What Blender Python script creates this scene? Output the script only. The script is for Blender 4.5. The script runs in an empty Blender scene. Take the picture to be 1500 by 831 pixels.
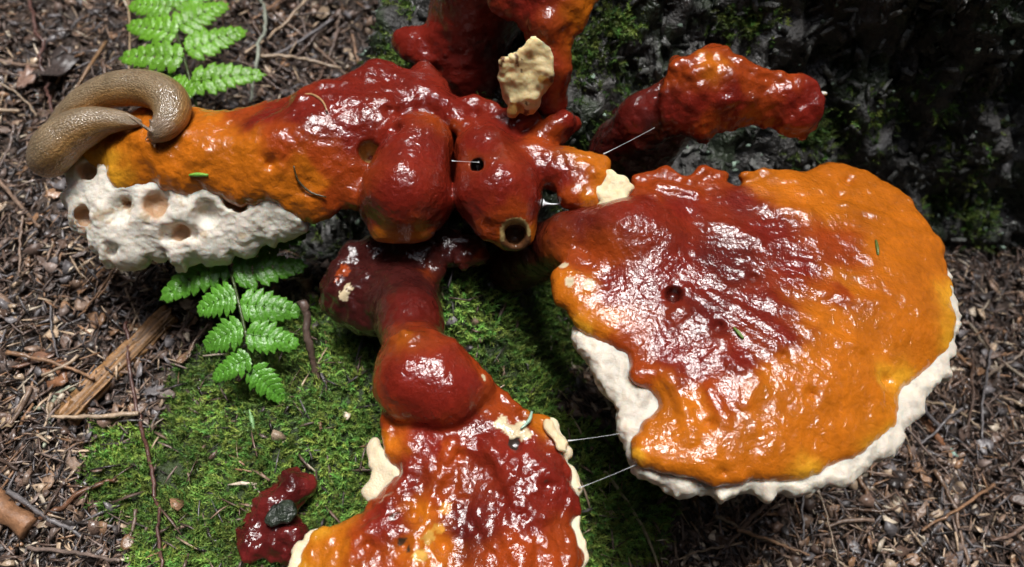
import bpy, math, random
import numpy as np
from mathutils import Vector

# ------------------------------------------------------------------ camera, world, sun, exposure
scene = bpy.context.scene
PITCH, DIST, FPX = math.radians(60), 0.40, 1091.0
CAM = np.array([0.0, -DIST*math.cos(PITCH), DIST*math.sin(PITCH)])
FWD = np.array([0.0, math.cos(PITCH), -math.sin(PITCH)])
UPV = np.array([0.0, math.sin(PITCH), math.cos(PITCH)])
cd = bpy.data.cameras.new('camera')
cam = bpy.data.objects.new('camera', cd)
scene.collection.objects.link(cam)
cam.location = CAM
cam.rotation_euler = (math.pi/2 - PITCH, 0, 0)
cd.sensor_width = 36.0
cd.lens = 36.0*FPX/1500.0
cd.clip_start, cd.clip_end = 0.01, 100.0
cd.dof.use_dof = True
cd.dof.focus_distance = 0.41
cd.dof.aperture_fstop = 6.5
scene.camera = cam
SUN_EL, SUN_AZ = math.radians(72), math.radians(20)      # azimuth measured from +Y towards +X
w = bpy.data.worlds.new('World'); scene.world = w; w.use_nodes = True
nt = w.node_tree
sky = nt.nodes.new('ShaderNodeTexSky'); sky.sky_type = 'NISHITA'; sky.sun_disc = False
sky.sun_elevation = SUN_EL; sky.sun_rotation = SUN_AZ
sky.dust_density = 3.5; sky.air_density = 1.0; sky.ozone_density = 1.0
nt.links.new(sky.outputs[0], nt.nodes['Background'].inputs[0])
nt.nodes['Background'].inputs[1].default_value = 0.06
sd = bpy.data.lights.new('sun', 'SUN'); sd.energy = 1.5; sd.angle = math.radians(23); sd.color = (1.0, 0.99, 0.975)
sun = bpy.data.objects.new('sun', sd); scene.collection.objects.link(sun)
sdir = Vector((math.sin(SUN_AZ)*math.cos(SUN_EL), math.cos(SUN_AZ)*math.cos(SUN_EL), math.sin(SUN_EL)))
sun.rotation_euler = (-sdir).to_track_quat('-Z', 'Y').to_euler()
sun.location = sdir*5
scene.view_settings.view_transform = 'Standard'
scene.view_settings.look = 'None'
scene.view_settings.exposure = 2.1
scene.view_settings.gamma = 1.0
scene.cycles.use_denoising = True
scene.cycles.max_bounces = 8

COL = scene.collection
rng = np.random.default_rng(7)
random.seed(7)

# ------------------------------------------------------------------ helpers: layout
def P(px, py, z):
    """point of the place at height z that stands at the photo position px, py"""
    r = FWD + np.array([1.0, 0, 0])*(px-750)/FPX - UPV*(py-415.5)/FPX
    t = (z-CAM[2])/r[2]
    return CAM + r*t
def Rpx(n, p):
    return n*float(np.dot(np.asarray(p)-CAM, FWD))/FPX
def rpx(n, px, py, z):
    return Rpx(n, P(px, py, z))

# ------------------------------------------------------------------ helpers: noise
def _hash(ix, iy, iz, seed):
    h = (ix.astype(np.uint32)*np.uint32(374761393) + iy.astype(np.uint32)*np.uint32(668265263)
         + iz.astype(np.uint32)*np.uint32(2147483647) + np.uint32((seed*974634777) & 0xffffffff))
    h = (h ^ (h >> np.uint32(13)))*np.uint32(1274126177)
    h = (h ^ (h >> np.uint32(16)))*np.uint32(2246822519)
    h = h ^ (h >> np.uint32(13))
    return (h & np.uint32(0xffffff)).astype(np.float64)/float(0xffffff)*2-1
def noise(p, scale, seed=0):
    with np.errstate(over='ignore'):
        q = np.asarray(p, dtype=np.float64)*scale + 1000.0
        i = np.floor(q).astype(np.int64); f = q-i
        u = f*f*f*(f*(f*6-15)+10)
        r = 0
        for dx in (0, 1):
            for dy in (0, 1):
                for dz in (0, 1):
                    wgt = (u[..., 0] if dx else 1-u[..., 0])*(u[..., 1] if dy else 1-u[..., 1])*(u[..., 2] if dz else 1-u[..., 2])
                    r = r + wgt*_hash(i[..., 0]+dx, i[..., 1]+dy, i[..., 2]+dz, seed)
        return r
def fbm(p, scale, octv=3, seed=0, gain=0.5):
    a, r = 1.0, 0
    for k in range(octv):
        r = r + a*noise(p, scale*2.03**k, seed+k*17); a *= gain
    return r
def smooth01(a, b, x):
    t = np.clip((x-a)/(b-a), 0, 1)
    return t*t*(3-2*t)

# ------------------------------------------------------------------ helpers: objects
def mesh_np(name, V, Q=None, T=None, mat=None, col=None, normals=None, uv=None, smooth=True):
    V = np.asarray(V, np.float32)
    me = bpy.data.meshes.new(name)
    nq = 0 if Q is None else len(Q); ntr = 0 if T is None else len(T)
    loops = np.concatenate([np.asarray(a, np.int32).ravel() for a in (Q, T) if a is not None and len(a)])
    tot = np.concatenate([np.full(nq, 4, np.int32), np.full(ntr, 3, np.int32)])
    st = np.concatenate([[0], np.cumsum(tot)[:-1]]).astype(np.int32)
    me.vertices.add(len(V)); me.vertices.foreach_set('co', V.ravel())
    me.loops.add(len(loops)); me.loops.foreach_set('vertex_index', loops)
    me.polygons.add(len(tot)); me.polygons.foreach_set('loop_start', st); me.polygons.foreach_set('loop_total', tot)
    if smooth:
        me.polygons.foreach_set('use_smooth', np.ones(len(tot), bool))
    me.update(calc_edges=True)
    if col is not None:
        a = me.attributes.new('tint', 'FLOAT_COLOR', 'POINT')
        c = np.ones((len(V), 4), np.float32); c[:, :3] = col
        a.data.foreach_set('color', c.ravel())
    if uv is not None:
        a = me.attributes.new('flow', 'FLOAT_VECTOR', 'POINT')
        a.data.foreach_set('vector', np.asarray(uv, np.float32).ravel())
    if normals is not None:
        me.normals_split_custom_set_from_vertices([tuple(n) for n in normals.tolist()])
    if mat is not None:
        me.materials.append(mat)
    return me
def add(name, me, parent=None):
    o = bpy.data.objects.new(name, me); COL.objects.link(o)
    if parent is not None:
        o.parent = parent
        if parent.type == 'EMPTY':
            o.matrix_parent_inverse = parent.matrix_world.inverted()
    return o
def tag(o, label, cat, group=None, kind=None):
    if label: o['label'] = label
    if cat: o['category'] = cat
    if group: o['group'] = group
    if kind: o['kind'] = kind
    return o
def thing(name, label, cat, loc=(0, 0, 0), group=None):
    o = bpy.data.objects.new(name, None); COL.objects.link(o)
    o.location = loc; o.empty_display_size = 0.01
    from mathutils import Matrix
    o.matrix_world = Matrix.Translation(Vector(loc))
    return tag(o, label, cat, group)
def child(o, parent):
    o.parent = parent
    o.matrix_parent_inverse = parent.matrix_world.inverted()
    return o
def tube_np(pts, radii, sides=8, jit=0.0, seed=0, caps=True):
    pts = np.asarray(pts, float); n = len(pts)
    radii = np.broadcast_to(np.asarray(radii, float), (n,))
    tan = np.gradient(pts, axis=0); tan /= np.linalg.norm(tan, axis=1)[:, None]+1e-12
    up = np.array([0.13, 0.21, 0.97])
    V = []
    for i in range(n):
        a = np.cross(tan[i], up); a /= np.linalg.norm(a)+1e-9
        b = np.cross(a, tan[i])
        th = np.arange(sides)*2*math.pi/sides
        V.append(pts[i] + radii[i]*(np.cos(th)[:, None]*a + np.sin(th)[:, None]*b))
    V = np.concatenate(V)
    if jit:
        V = V + (noise(V, 0.6/max(radii.max(), 1e-4), seed)[:, None]*jit*radii.max())*np.ones(3)
    i = np.repeat(np.arange(n-1), sides); k = np.tile(np.arange(sides), n-1)
    Q = np.stack([i*sides+k, i*sides+(k+1) % sides, (i+1)*sides+(k+1) % sides, (i+1)*sides+k], 1)
    T = []
    if caps:
        V = np.concatenate([V, pts[:1], pts[-1:]]); c0, c1 = n*sides, n*sides+1
        for s in range(sides):
            T.append((c0, (s+1) % sides, s)); T.append((c1, (n-1)*sides+s, (n-1)*sides+(s+1) % sides))
    return V, Q, np.array(T, np.int32).reshape(-1, 3)
def spline(pts, n):
    pts = np.asarray(pts, float); m = len(pts)
    t = np.linspace(0, m-1, n); i = np.clip(np.floor(t).astype(int), 0, m-2); f = (t-i)[:, None]
    g = lambda k: pts[np.clip(k, 0, m-1)]
    p0, p1, p2, p3 = g(i-1), g(i), g(i+1), g(i+2)
    return 0.5*((2*p1)+(-p0+p2)*f+(2*p0-5*p1+4*p2-p3)*f**2+(-p0+3*p1-3*p2+p3)*f**3)

# ------------------------------------------------------------------ helpers: solid shapes (distance fields turned into one surface)
def smin(a, b, k):
    h = np.maximum(k-np.abs(a-b), 0)/k
    return np.minimum(a, b)-h*h*k*0.25
class Solid:
    def __init__(s, h, pad=0.006):
        s.h, s.pad, s.prims, s.cuts = h, pad, [], []
        s.lo, s.hi = np.full(3, 1e9), np.full(3, -1e9)
    def grow(s, lo, hi):
        s.lo = np.minimum(s.lo, lo); s.hi = np.maximum(s.hi, hi)
    def cone(s, a, b, ra, rb, part='body', k=0.006, flat=None):
        a, b = np.asarray(a, float), np.asarray(b, float)
        r = max(ra, rb); s.grow(np.minimum(a, b)-r, np.maximum(a, b)+r)
        ab = b-a; L2 = max(float(ab@ab), 1e-12)
        def f(X, Y, Z):
            t = np.clip(((X-a[0])*ab[0]+(Y-a[1])*ab[1]+(Z-a[2])*ab[2])/L2, 0, 1)
            return np.sqrt((X-a[0]-t*ab[0])**2+(Y-a[1]-t*ab[1])**2+(Z-a[2]-t*ab[2])**2)-(ra+t*(rb-ra))
        s.prims.append((f, part, k)); return s
    def ell(s, c, r, part='body', k=0.006, rot=None):
        c, r = np.asarray(c, float), np.asarray(r, float)
        s.grow(c-r.max(), c+r.max())
        M = np.eye(3) if rot is None else np.array(rot)
        def f(X, Y, Z):
            x, y, z = X-c[0], Y-c[1], Z-c[2]
            u = (M[0, 0]*x+M[0, 1]*y+M[0, 2]*z)/r[0]; v = (M[1, 0]*x+M[1, 1]*y+M[1, 2]*z)/r[1]; q = (M[2, 0]*x+M[2, 1]*y+M[2, 2]*z)/r[2]
            k0 = np.sqrt(u*u+v*v+q*q)+1e-9
            k1 = np.sqrt((u/r[0])**2+(v/r[1])**2+(q/r[2])**2)+1e-9
            return k0*(k0-1)/k1
        s.prims.append((f, part, k)); return s
    def slab(s, poly, ctrl=(), thick=0.012, rnd=0.004, part='cap', k=0.004, rag=0.0, droop=0.0, dw=0.006, relief=None, sub=6, seed=3):
        pw = np.array([P(*q) for q in poly]); allc = np.concatenate([pw, np.array([P(*q) for q in ctrl])]) if len(ctrl) else pw
        m = len(pw); loop = np.concatenate([pw[-2:], pw, pw[:3]])
        dense = spline(loop, (len(loop)-1)*sub+1)[2*sub:(2+m)*sub]
        e = dense[:, :2]
        if rag:
            d = np.roll(e, -1, 0)-np.roll(e, 1, 0); nrm = np.stack([d[:, 1], -d[:, 0]], 1); nrm /= np.linalg.norm(nrm, axis=1)[:, None]+1e-9
            q3 = np.concatenate([e, np.zeros((len(e), 1))], 1)
            e = e + nrm*(rag*(fbm(q3, 60, 2, seed)+0.7*fbm(q3, 210, 3, seed+5)))[:, None]
        # thin plate spline of the top height
        c = allc[:, :2]; n = len(c)
        K = lambda r2: r2*np.log(r2+1e-12)
        A = np.zeros((n+3, n+3)); d2 = ((c[:, None]-c[None])**2).sum(-1); A[:n, :n] = K(d2)+np.eye(n)*1e-5
        A[:n, n] = 1; A[:n, n+1:] = c; A[n, :n] = 1; A[n+1:, :n] = c.T
        wv = np.linalg.solve(A, np.concatenate([allc[:, 2], [0, 0, 0]]))
        s.grow(np.append(e.min(0), allc[:, 2].min()-thick), np.append(e.max(0), allc[:, 2].max()+0.004))
        def f(X, Y, Z):
            if X.shape == Y.shape == Z.shape:
                x, y = X.ravel(), Y.ravel()
            else:
                x, y = [q.ravel() for q in np.broadcast_arrays(X[:, :, 0], Y[:, :, 0])]
            zt = wv[n]+wv[n+1]*x+wv[n+2]*y
            for i in range(n):
                zt = zt+wv[i]*K((x-c[i, 0])**2+(y-c[i, 1])**2)
            dist = np.full(x.shape, 1e9); ins = np.zeros(x.shape, bool)
            for i in range(len(e)):
                a, b = e[i], e[(i+1) % len(e)]; ab = b-a
                t = np.clip(((x-a[0])*ab[0]+(y-a[1])*ab[1])/(ab@ab+1e-15), 0, 1)
                dist = np.minimum(dist, (x-a[0]-t*ab[0])**2+(y-a[1]-t*ab[1])**2)
                cr = ((a[1] > y) != (b[1] > y))
                ins ^= cr & (x < (b[0]-a[0])*(y-a[1])/((b[1]-a[1]) if b[1] != a[1] else 1e-12)+a[0])
            d2_ = np.sqrt(dist); d2_[ins] *= -1
            if droop: zt = zt-droop*np.exp(np.minimum(d2_, 0)/dw)
            if relief is not None: zt = zt+relief(np.stack([x, y, zt], 1), d2_)
            if X.shape == Y.shape == Z.shape:
                zt, d2_ = zt.reshape(X.shape), d2_.reshape(X.shape)
            else:
                sh = np.broadcast_shapes(X[:, :, 0].shape, Y[:, :, 0].shape); zt, d2_ = zt.reshape(sh)[:, :, None], d2_.reshape(sh)[:, :, None]
            dz = np.abs(Z-zt+thick/2)-thick/2
            a_, b_ = d2_+rnd, dz+rnd
            return np.sqrt(np.maximum(a_, 0)**2+np.maximum(b_, 0)**2)+np.minimum(np.maximum(a_, b_), 0)-rnd
        s.prims.append((f, part, k)); return s
    def cut(s, c, r, k=0.003, b=None, rb=None):
        c = np.asarray(c, float); b = c if b is None else np.asarray(b, float); rb = r if rb is None else rb
        ab = b-c; L2 = max(float(ab@ab), 1e-12)
        def f(X, Y, Z):
            t = np.clip(((X-c[0])*ab[0]+(Y-c[1])*ab[1]+(Z-c[2])*ab[2])/L2, 0, 1)
            return np.sqrt((X-c[0]-t*ab[0])**2+(Y-c[1]-t*ab[1])**2+(Z-c[2]-t*ab[2])**2)-(r+t*(rb-r))
        s.cuts.append((f, k)); return s
    def hit(s, px, py, lift=0.0):
        """where the line of sight of the photo position meets this solid"""
        r = FWD + np.array([1.0, 0, 0])*(px-750)/FPX - UPV*(py-415.5)/FPX
        t = np.linspace(0.22, 0.75, 1400); q = CAM+t[:, None]*r; F = None
        for f, part, k in s.prims:
            d = f(q[:, 0], q[:, 1], q[:, 2]); F = d if F is None else smin(F, d, k)
        w = np.nonzero(F < 0)[0]
        return q[w[0]]-r*lift if len(w) else P(px, py, 0.0)
    def bore(s, px, py, r, depth=0.008, rb=0.75, k=0.003):
        c = s.hit(px, py); v = (c-CAM); v = v/np.linalg.norm(v)*0.6+np.array([0, 0, -0.4]); v /= np.linalg.norm(v)
        R_ = Rpx(r, c); s.cut(c-v*R_*0.2, R_, k, b=c+v*depth, rb=R_*rb)
        return c, v
    def ridge(s, a, b, c, d, r, part='cap', k=0.006, rise=0.35, taper=0.7):
        A, B = s.hit(a, b), s.hit(c, d); ra, rb_ = Rpx(r, A), Rpx(r*taper, B)
        s.cone(A+np.array([0, 0, ra*(rise-1)]), B+np.array([0, 0, rb_*(rise-1)]), ra, rb_, part, k)
    def surface(s):
        h = s.h; lo = s.lo-s.pad; n = np.ceil((s.hi+s.pad-lo)/h).astype(int)+1
        X = (lo[0]+h*np.arange(n[0])).astype(np.float32)[:, None, None]
        Y = (lo[1]+h*np.arange(n[1])).astype(np.float32)[None, :, None]
        Z = (lo[2]+h*np.arange(n[2])).astype(np.float32)[None, None, :]
        F = None
        for f, part, k in s.prims:
            d = np.broadcast_to(f(X, Y, Z), n).astype(np.float32)
            F = d.copy() if F is None else smin(F, d, np.float32(k))
        for f, k in s.cuts:
            F = -smin(-F, np.broadcast_to(f(X, Y, Z), n).astype(np.float32), np.float32(k))
        S = F < 0
        cs = np.zeros(n-1, np.int8)
        for dx in (0, 1):
            for dy in (0, 1):
                for dz in (0, 1):
                    cs += S[dx:n[0]-1+dx, dy:n[1]-1+dy, dz:n[2]-1+dz]
        act = np.argwhere((cs > 0) & (cs < 8))
        idx = np.full(n-1, -1, np.int32); idx[tuple(act.T)] = np.arange(len(act))
        acc = np.zeros((len(act), 3)); cnt = np.zeros(len(act))
        corners = [(0, 0, 0), (1, 0, 0), (0, 1, 0), (1, 1, 0), (0, 0, 1), (1, 0, 1), (0, 1, 1), (1, 1, 1)]
        val = {c: F[act[:, 0]+c[0], act[:, 1]+c[1], act[:, 2]+c[2]] for c in corners}
        for c in corners:
            for ax in range(3):
                if c[ax] == 0:
                    c2 = list(c); c2[ax] = 1; a, b = val[c], val[tuple(c2)]
                    m = (a < 0) != (b < 0)
                    t = np.where(m, a/np.where(m, a-b, 1), 0)
                    p = np.repeat(np.array([c], float), len(act), 0); p[:, ax] += t
                    acc += p*m[:, None]; cnt += m
        V = lo+h*(act+acc/cnt[:, None])
        quads = []
        for ax in range(3):
            u, v = (ax+1) % 3, (ax+2) % 3
            sl0 = [slice(1, m-1) for m in n]; sl1 = list(sl0)
            sl0[ax] = slice(0, n[ax]-1); sl1[ax] = slice(1, n[ax])
            e = np.argwhere(S[tuple(sl0)] != S[tuple(sl1)])
            off = np.array([1, 1, 1]); off[ax] = 0; e = e+off
            inside = S[tuple(e.T)]
            def g(du, dv):
                q = e.copy(); q[:, u] += du; q[:, v] += dv
                return idx[tuple(q.T)]
            q = np.stack([g(-1, -1), g(0, -1), g(0, 0), g(-1, 0)], 1)
            q[~inside] = q[~inside][:, ::-1]
            quads.append(q)
        Q = np.concatenate(quads); Q = Q[(Q >= 0).all(1)]
        return V, Q
    def partid(s, pts):
        names = []; best = None; bid = None
        for f, part, k in s.prims:
            if part not in names: names.append(part)
            d = f(pts[:, 0], pts[:, 1], pts[:, 2])
            if best is None: best = d.copy(); bid = np.full(len(pts), names.index(part))
            else:
                m = d < best; best[m] = d[m]; bid[m] = names.index(part)
        return names, bid
def vnormals(V, Q):
    p = V[Q]; n = np.cross(p[:, 2]-p[:, 0], p[:, 3]-p[:, 1])
    N = np.zeros_like(V)
    for k in range(4):
        for a in range(3):
            N[:, a] += np.bincount(Q[:, k], n[:, a], len(V))
    return N/(np.linalg.norm(N, axis=1)[:, None]+1e-15)
def relax(V, Q, it=2, f=0.5):
    e = np.concatenate([Q[:, [0, 1]], Q[:, [1, 2]], Q[:, [2, 3]], Q[:, [3, 0]]]); n = len(V)
    for _ in range(it):
        c = np.bincount(e[:, 0], minlength=n)+np.bincount(e[:, 1], minlength=n)
        A = np.stack([np.bincount(e[:, 0], V[e[:, 1], a], n)+np.bincount(e[:, 1], V[e[:, 0], a], n) for a in range(3)], 1)
        V = V*(1-f)+f*A/np.maximum(c, 1)[:, None]
    return V
def shade(V, ctrl, power=4.0, warp=0.004, wscale=90, seed=0):
    """colour of the flesh/crust, with some shade in the darkest seeds, blended between colour seeds that sit at places on the thing"""
    q = V+warp*np.stack([fbm(V, wscale, 3, seed+k*31) for k in range(3)], 1)
    W = np.zeros(len(V)); C = np.zeros((len(V), 3))
    for (px, py, z, c, *wt) in ctrl:
        d = ((q-P(px, py, z))**2).sum(1)+1e-7
        g = (wt[0] if wt else 1.0)/d**(power/2)
        W += g; C += g[:, None]*np.array(c)
    return C/W[:, None]
def build(solid, parent, mat, colors, disp=(), names=None, relaxit=2, cfun=None, dfun=None, calm=()):
    V, Q = solid.surface(); V = relax(V, Q, relaxit)
    N = vnormals(V, Q)
    base = V.copy()
    d = 0
    for (sc, am, oc, kind) in disp:
        nz = fbm(base, sc, oc, int(sc) % 97)
        d = d+am*((1-np.abs(nz)*1.6) if kind == 'r' else nz)
    if dfun is not None: d = d+dfun(base)
    for (c_, r_k, f_k) in calm:
        q_ = np.exp(-(np.linalg.norm(base-c_, axis=1)/r_k)**4); d = d*(1-q_*(1-f_k))
    V = V+N*(d if np.ndim(d) else np.zeros(len(V)))[:, None]
    N = vnormals(V, Q)
    C = colors(base) if callable(colors) else shade(base, colors)
    if cfun is not None: C = cfun(base, C)
    nm, bid = solid.partid(base[Q].mean(1))
    out = []
    for k, pn in enumerate(nm):
        q = Q[bid == k]
        if not len(q): continue
        used = np.unique(q); rem = np.full(len(V), -1, np.int32); rem[used] = np.arange(len(used))
        me = mesh_np(pn, V[used], rem[q], None, mat, np.clip(C[used], 0, 1), N[used])
        out.append(add(pn.split('#')[0], me, parent))
    return out

# ------------------------------------------------------------------ materials
def new_mat(name):
    m = bpy.data.materials.new(name); m.use_nodes = True
    return m, m.node_tree, m.node_tree.nodes['Principled BSDF']
def N_(nt, typ, **kw):
    n = nt.nodes.new(typ)
    for k, v in kw.items():
        if k.startswith('i_'): n.inputs[int(k[2:])].default_value = v
        else: setattr(n, k, v)
    return n
def noise_node(nt, scale, detail=3, rough=0.55, vec=None, dist=0.0):
    n = nt.nodes.new('ShaderNodeTexNoise'); n.inputs['Scale'].default_value = scale
    n.inputs['Detail'].default_value = detail; n.inputs['Roughness'].default_value = rough; n.inputs['Distortion'].default_value = dist
    if vec is not None: nt.links.new(vec, n.inputs['Vector'])
    return n
def ramp(nt, fac, stops):
    r = nt.nodes.new('ShaderNodeValToRGB'); nt.links.new(fac, r.inputs[0])
    e = r.color_ramp.elements
    while len(e) > 1: e.remove(e[-1])
    for i, (p, c) in enumerate(stops):
        k = e[0] if i == 0 else e.new(p)
        k.position = p; k.color = (*c, 1) if len(c) == 3 else c
    return r
def bump(nt, height, dist, strength=1.0, prev=None):
    b = nt.nodes.new('ShaderNodeBump'); b.inputs['Strength'].default_value = strength; b.inputs['Distance'].default_value = dist
    nt.links.new(height, b.inputs['Height'])
    if prev is not None: nt.links.new(prev, b.inputs['Normal'])
    return b.outputs[0]
def mixmul(nt, a, b, fac=1.0, mode='MULTIPLY'):
    m = nt.nodes.new('ShaderNodeMix'); m.data_type = 'RGBA'; m.blend_type = mode; m.inputs[0].default_value = fac
    nt.links.new(a, m.inputs[6]); nt.links.new(b, m.inputs[7])
    return m.outputs[2]
def tint_mat(name, rough=0.5, spec=0.5, coat=0.0, coat_rough=0.1, bumps=(), mottle=None, sss=0.0, sss_r=(0.004, 0.002, 0.001), rough_var=None):
    m, nt, b = new_mat(name)
    at = N_(nt, 'ShaderNodeAttribute', attribute_name='tint')
    tc = N_(nt, 'ShaderNodeTexCoord'); vec = tc.outputs['Object']
    col = at.outputs['Color']
    if mottle:
        for (sc, lo, hi) in mottle:
            n = noise_node(nt, sc, 4, 0.6, vec)
            r = ramp(nt, n.outputs[0], [(0.3, (lo,)*3), (0.7, (hi,)*3)])
            col = mixmul(nt, col, r.outputs[0])
    nt.links.new(col, b.inputs['Base Color'])
    b.inputs['Roughness'].default_value = rough
    b.inputs['Specular IOR Level'].default_value = spec
    b.inputs['Coat Weight'].default_value = coat; b.inputs['Coat Roughness'].default_value = coat_rough
    if rough_var:
        n = noise_node(nt, rough_var[0], 3, 0.6, vec)
        r = ramp(nt, n.outputs[0], [(0.35, (rough_var[1],)*3), (0.65, (rough_var[2],)*3)])
        nt.links.new(r.outputs[0], b.inputs['Roughness'])
    nrm = None
    for (sc, dist, st) in bumps:
        n = noise_node(nt, sc, 3, 0.55, vec, 0.3)
        nrm = bump(nt, n.outputs[0], dist, st, nrm)
    if nrm is not None:
        nt.links.new(nrm, b.inputs['Normal'])
        if coat: nt.links.new(nrm, b.inputs['Coat Normal'])
    if sss:
        b.inputs['Subsurface Weight'].default_value = sss; b.inputs['Subsurface Radius'].default_value = (1, 0.6, 0.4); b.inputs['Subsurface Scale'].default_value = sss_r[0]
    return m
M = {}
M['crust'] = tint_mat('lacquered_crust', rough=0.55, spec=0.08, coat=1.0, coat_rough=0.04,
                      bumps=((150, 0.0004, 0.9), (300, 0.00075, 0.95), (620, 0.00016, 0.9)), mottle=((60, 0.82, 1.12), (330, 0.86, 1.1)))
M['flesh'] = tint_mat('white_flesh', rough=0.45, spec=0.4, bumps=((300, 0.0007, 0.7), (900, 0.0004, 0.7)), mottle=((90, 0.88, 1.05),), sss=0.8)
M['bark'] = tint_mat('wet_bark', rough=0.35, spec=0.5, bumps=((70, 0.006, 1.0), (260, 0.003, 1.0)), mottle=((40, 0.5, 1.3), (200, 0.5, 1.4)), rough_var=(30, 0.18, 0.6))
M['soil'] = tint_mat('forest_soil', rough=0.55, bumps=((150, 0.004, 1.0), (500, 0.002, 1.0)), mottle=((60, 0.5, 1.4), (260, 0.5, 1.5)))
M['litter'] = tint_mat('wet_litter', rough=0.3, spec=0.6, bumps=((500, 0.0006, 0.8),), mottle=((400, 0.7, 1.25),), rough_var=(45, 0.18, 0.55))
M['wood'] = tint_mat('weathered_wood', rough=0.5, bumps=((400, 0.0008, 0.8),), mottle=((300, 0.65, 1.25),))
M['moss'] = tint_mat('moss_leaf', rough=0.5, spec=0.4, mottle=((30, 0.6, 1.35),), sss=0.0)
M['fern'] = tint_mat('fern_leaf', rough=0.28, spec=0.5, bumps=((420, 0.0009, 0.9),), mottle=((120, 0.85, 1.12),))
M['lichen'] = tint_mat('pale_lichen', rough=0.7, bumps=((600, 0.0008, 1.0),))
m, nt_, b_ = new_mat('spider_silk'); b_.inputs['Base Color'].default_value = (0.75, 0.78, 0.8, 1); b_.inputs['Roughness'].default_value = 0.3; M['silk'] = m
# slug skin: lengthwise rows of wet tubercles
m, nt_, b_ = new_mat('slug_skin')
at = N_(nt_, 'ShaderNodeAttribute', attribute_name='tint'); fl = N_(nt_, 'ShaderNodeAttribute', attribute_name='flow')
mp = N_(nt_, 'ShaderNodeMapping'); mp.inputs['Scale'].default_value = (650, 1900, 1); nt_.links.new(fl.outputs['Vector'], mp.inputs[0])
vo = N_(nt_, 'ShaderNodeTexVoronoi'); vo.inputs['Scale'].default_value = 1.0; nt_.links.new(mp.outputs[0], vo.inputs['Vector'])
r_ = ramp(nt_, vo.outputs['Distance'], [(0.0, (1.1, 1.1, 1.1)), (0.75, (0.66, 0.62, 0.6))])
nt_.links.new(mixmul(nt_, at.outputs['Color'], r_.outputs[0]), b_.inputs['Base Color'])
inv = N_(nt_, 'ShaderNodeMath', operation='MULTIPLY', i_1=-1.0); nt_.links.new(vo.outputs['Distance'], inv.inputs[0])
nm_ = bump(nt_, inv.outputs[0], 0.0005, 0.8); nt_.links.new(nm_, b_.inputs['Normal']); nt_.links.new(nm_, b_.inputs['Coat Normal'])
b_.inputs['Roughness'].default_value = 0.35; b_.inputs['Coat Weight'].default_value = 0.8; b_.inputs['Coat Roughness'].default_value = 0.07
b_.inputs['Subsurface Weight'].default_value = 0.3; b_.inputs['Subsurface Radius'].default_value = (1, 0.6, 0.35); b_.inputs['Subsurface Scale'].default_value = 0.002
M['slug'] = m

# colours of things (linear albedo); XRED is maroon deepened with shade of tucked-under parts
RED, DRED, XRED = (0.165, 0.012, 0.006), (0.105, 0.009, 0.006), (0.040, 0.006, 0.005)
ORED, ORG, YEL = (0.28, 0.040, 0.005), (0.47, 0.125, 0.006), (0.60, 0.27, 0.016)
CREAM, WHITE, TAN, BRN = (0.60, 0.49, 0.31), (0.74, 0.69, 0.60), (0.5, 0.32, 0.17), (0.10, 0.04, 0.015)

# ------------------------------------------------------------------ the setting: terrain
def seg2(x, y, a, b):
    ab = (b-a)[:2]; t = np.clip(((x-a[0])*ab[0]+(y-a[1])*ab[1])/(ab@ab), 0, 1)
    return np.sqrt((x-a[0]-t*ab[0])**2+(y-a[1]-t*ab[1])**2), t
RA, RB = P(640, 450, -0.10), P(300, 830, -0.13)
RC, RD = P(700, 470, -0.12), P(900, 900, -0.17)
def ground(x, y):
    x, y = np.asarray(x, float), np.asarray(y, float)
    g = -0.125-0.075*smooth01(-0.02, 0.2, x)+0.02*smooth01(0.1, 0.6, -x)
    p = np.stack([x, y, np.zeros_like(x)], -1)
    g = g+0.012*fbm(p, 7, 2, 5)+0.005*fbm(p, 26, 2, 9)
    d, t = seg2(x, y, RA, RB); g = g+0.040*np.exp(-(d/0.075)**2)*(1-0.5*t)
    d, t = seg2(x, y, RC, RD); g = g+0.03*np.exp(-(d/0.05)**2)*(1-0.5*t)
    h = P(850, 550, -0.19); g = g-0.05*np.exp(-(((x-h[0])/0.045)**2+((y-h[1])/0.04)**2))
    return g
MOSSPX = [(120, 660), (165, 615), (235, 600), (265, 530), (300, 470), (440, 440), (540, 400), (640, 380), (780, 380), (880, 430), (850, 500), (810, 560), (850, 620), (960, 640), (985, 700), (990, 780), (940, 850), (900, 1000), (500, 1020), (250, 960), (215, 840), (170, 790), (135, 720)]
MOSSXY = np.array([P(a, b, -0.115)[:2] for a, b in MOSSPX])
def in_moss(x, y):
    q = np.stack([x, y, 0*x], -1); x = x+0.012*fbm(q, 40, 2, 3); y = y+0.012*fbm(q, 40, 2, 8)
    ins = np.zeros(x.shape, bool); e = MOSSXY
    for i in range(len(e)):
        a, b = e[i], e[(i+1) % len(e)]
        ins ^= ((a[1] > y) != (b[1] > y)) & (x < (b[0]-a[0])*(y-a[1])/(b[1]-a[1]+1e-12)+a[0])
    return ins
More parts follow.
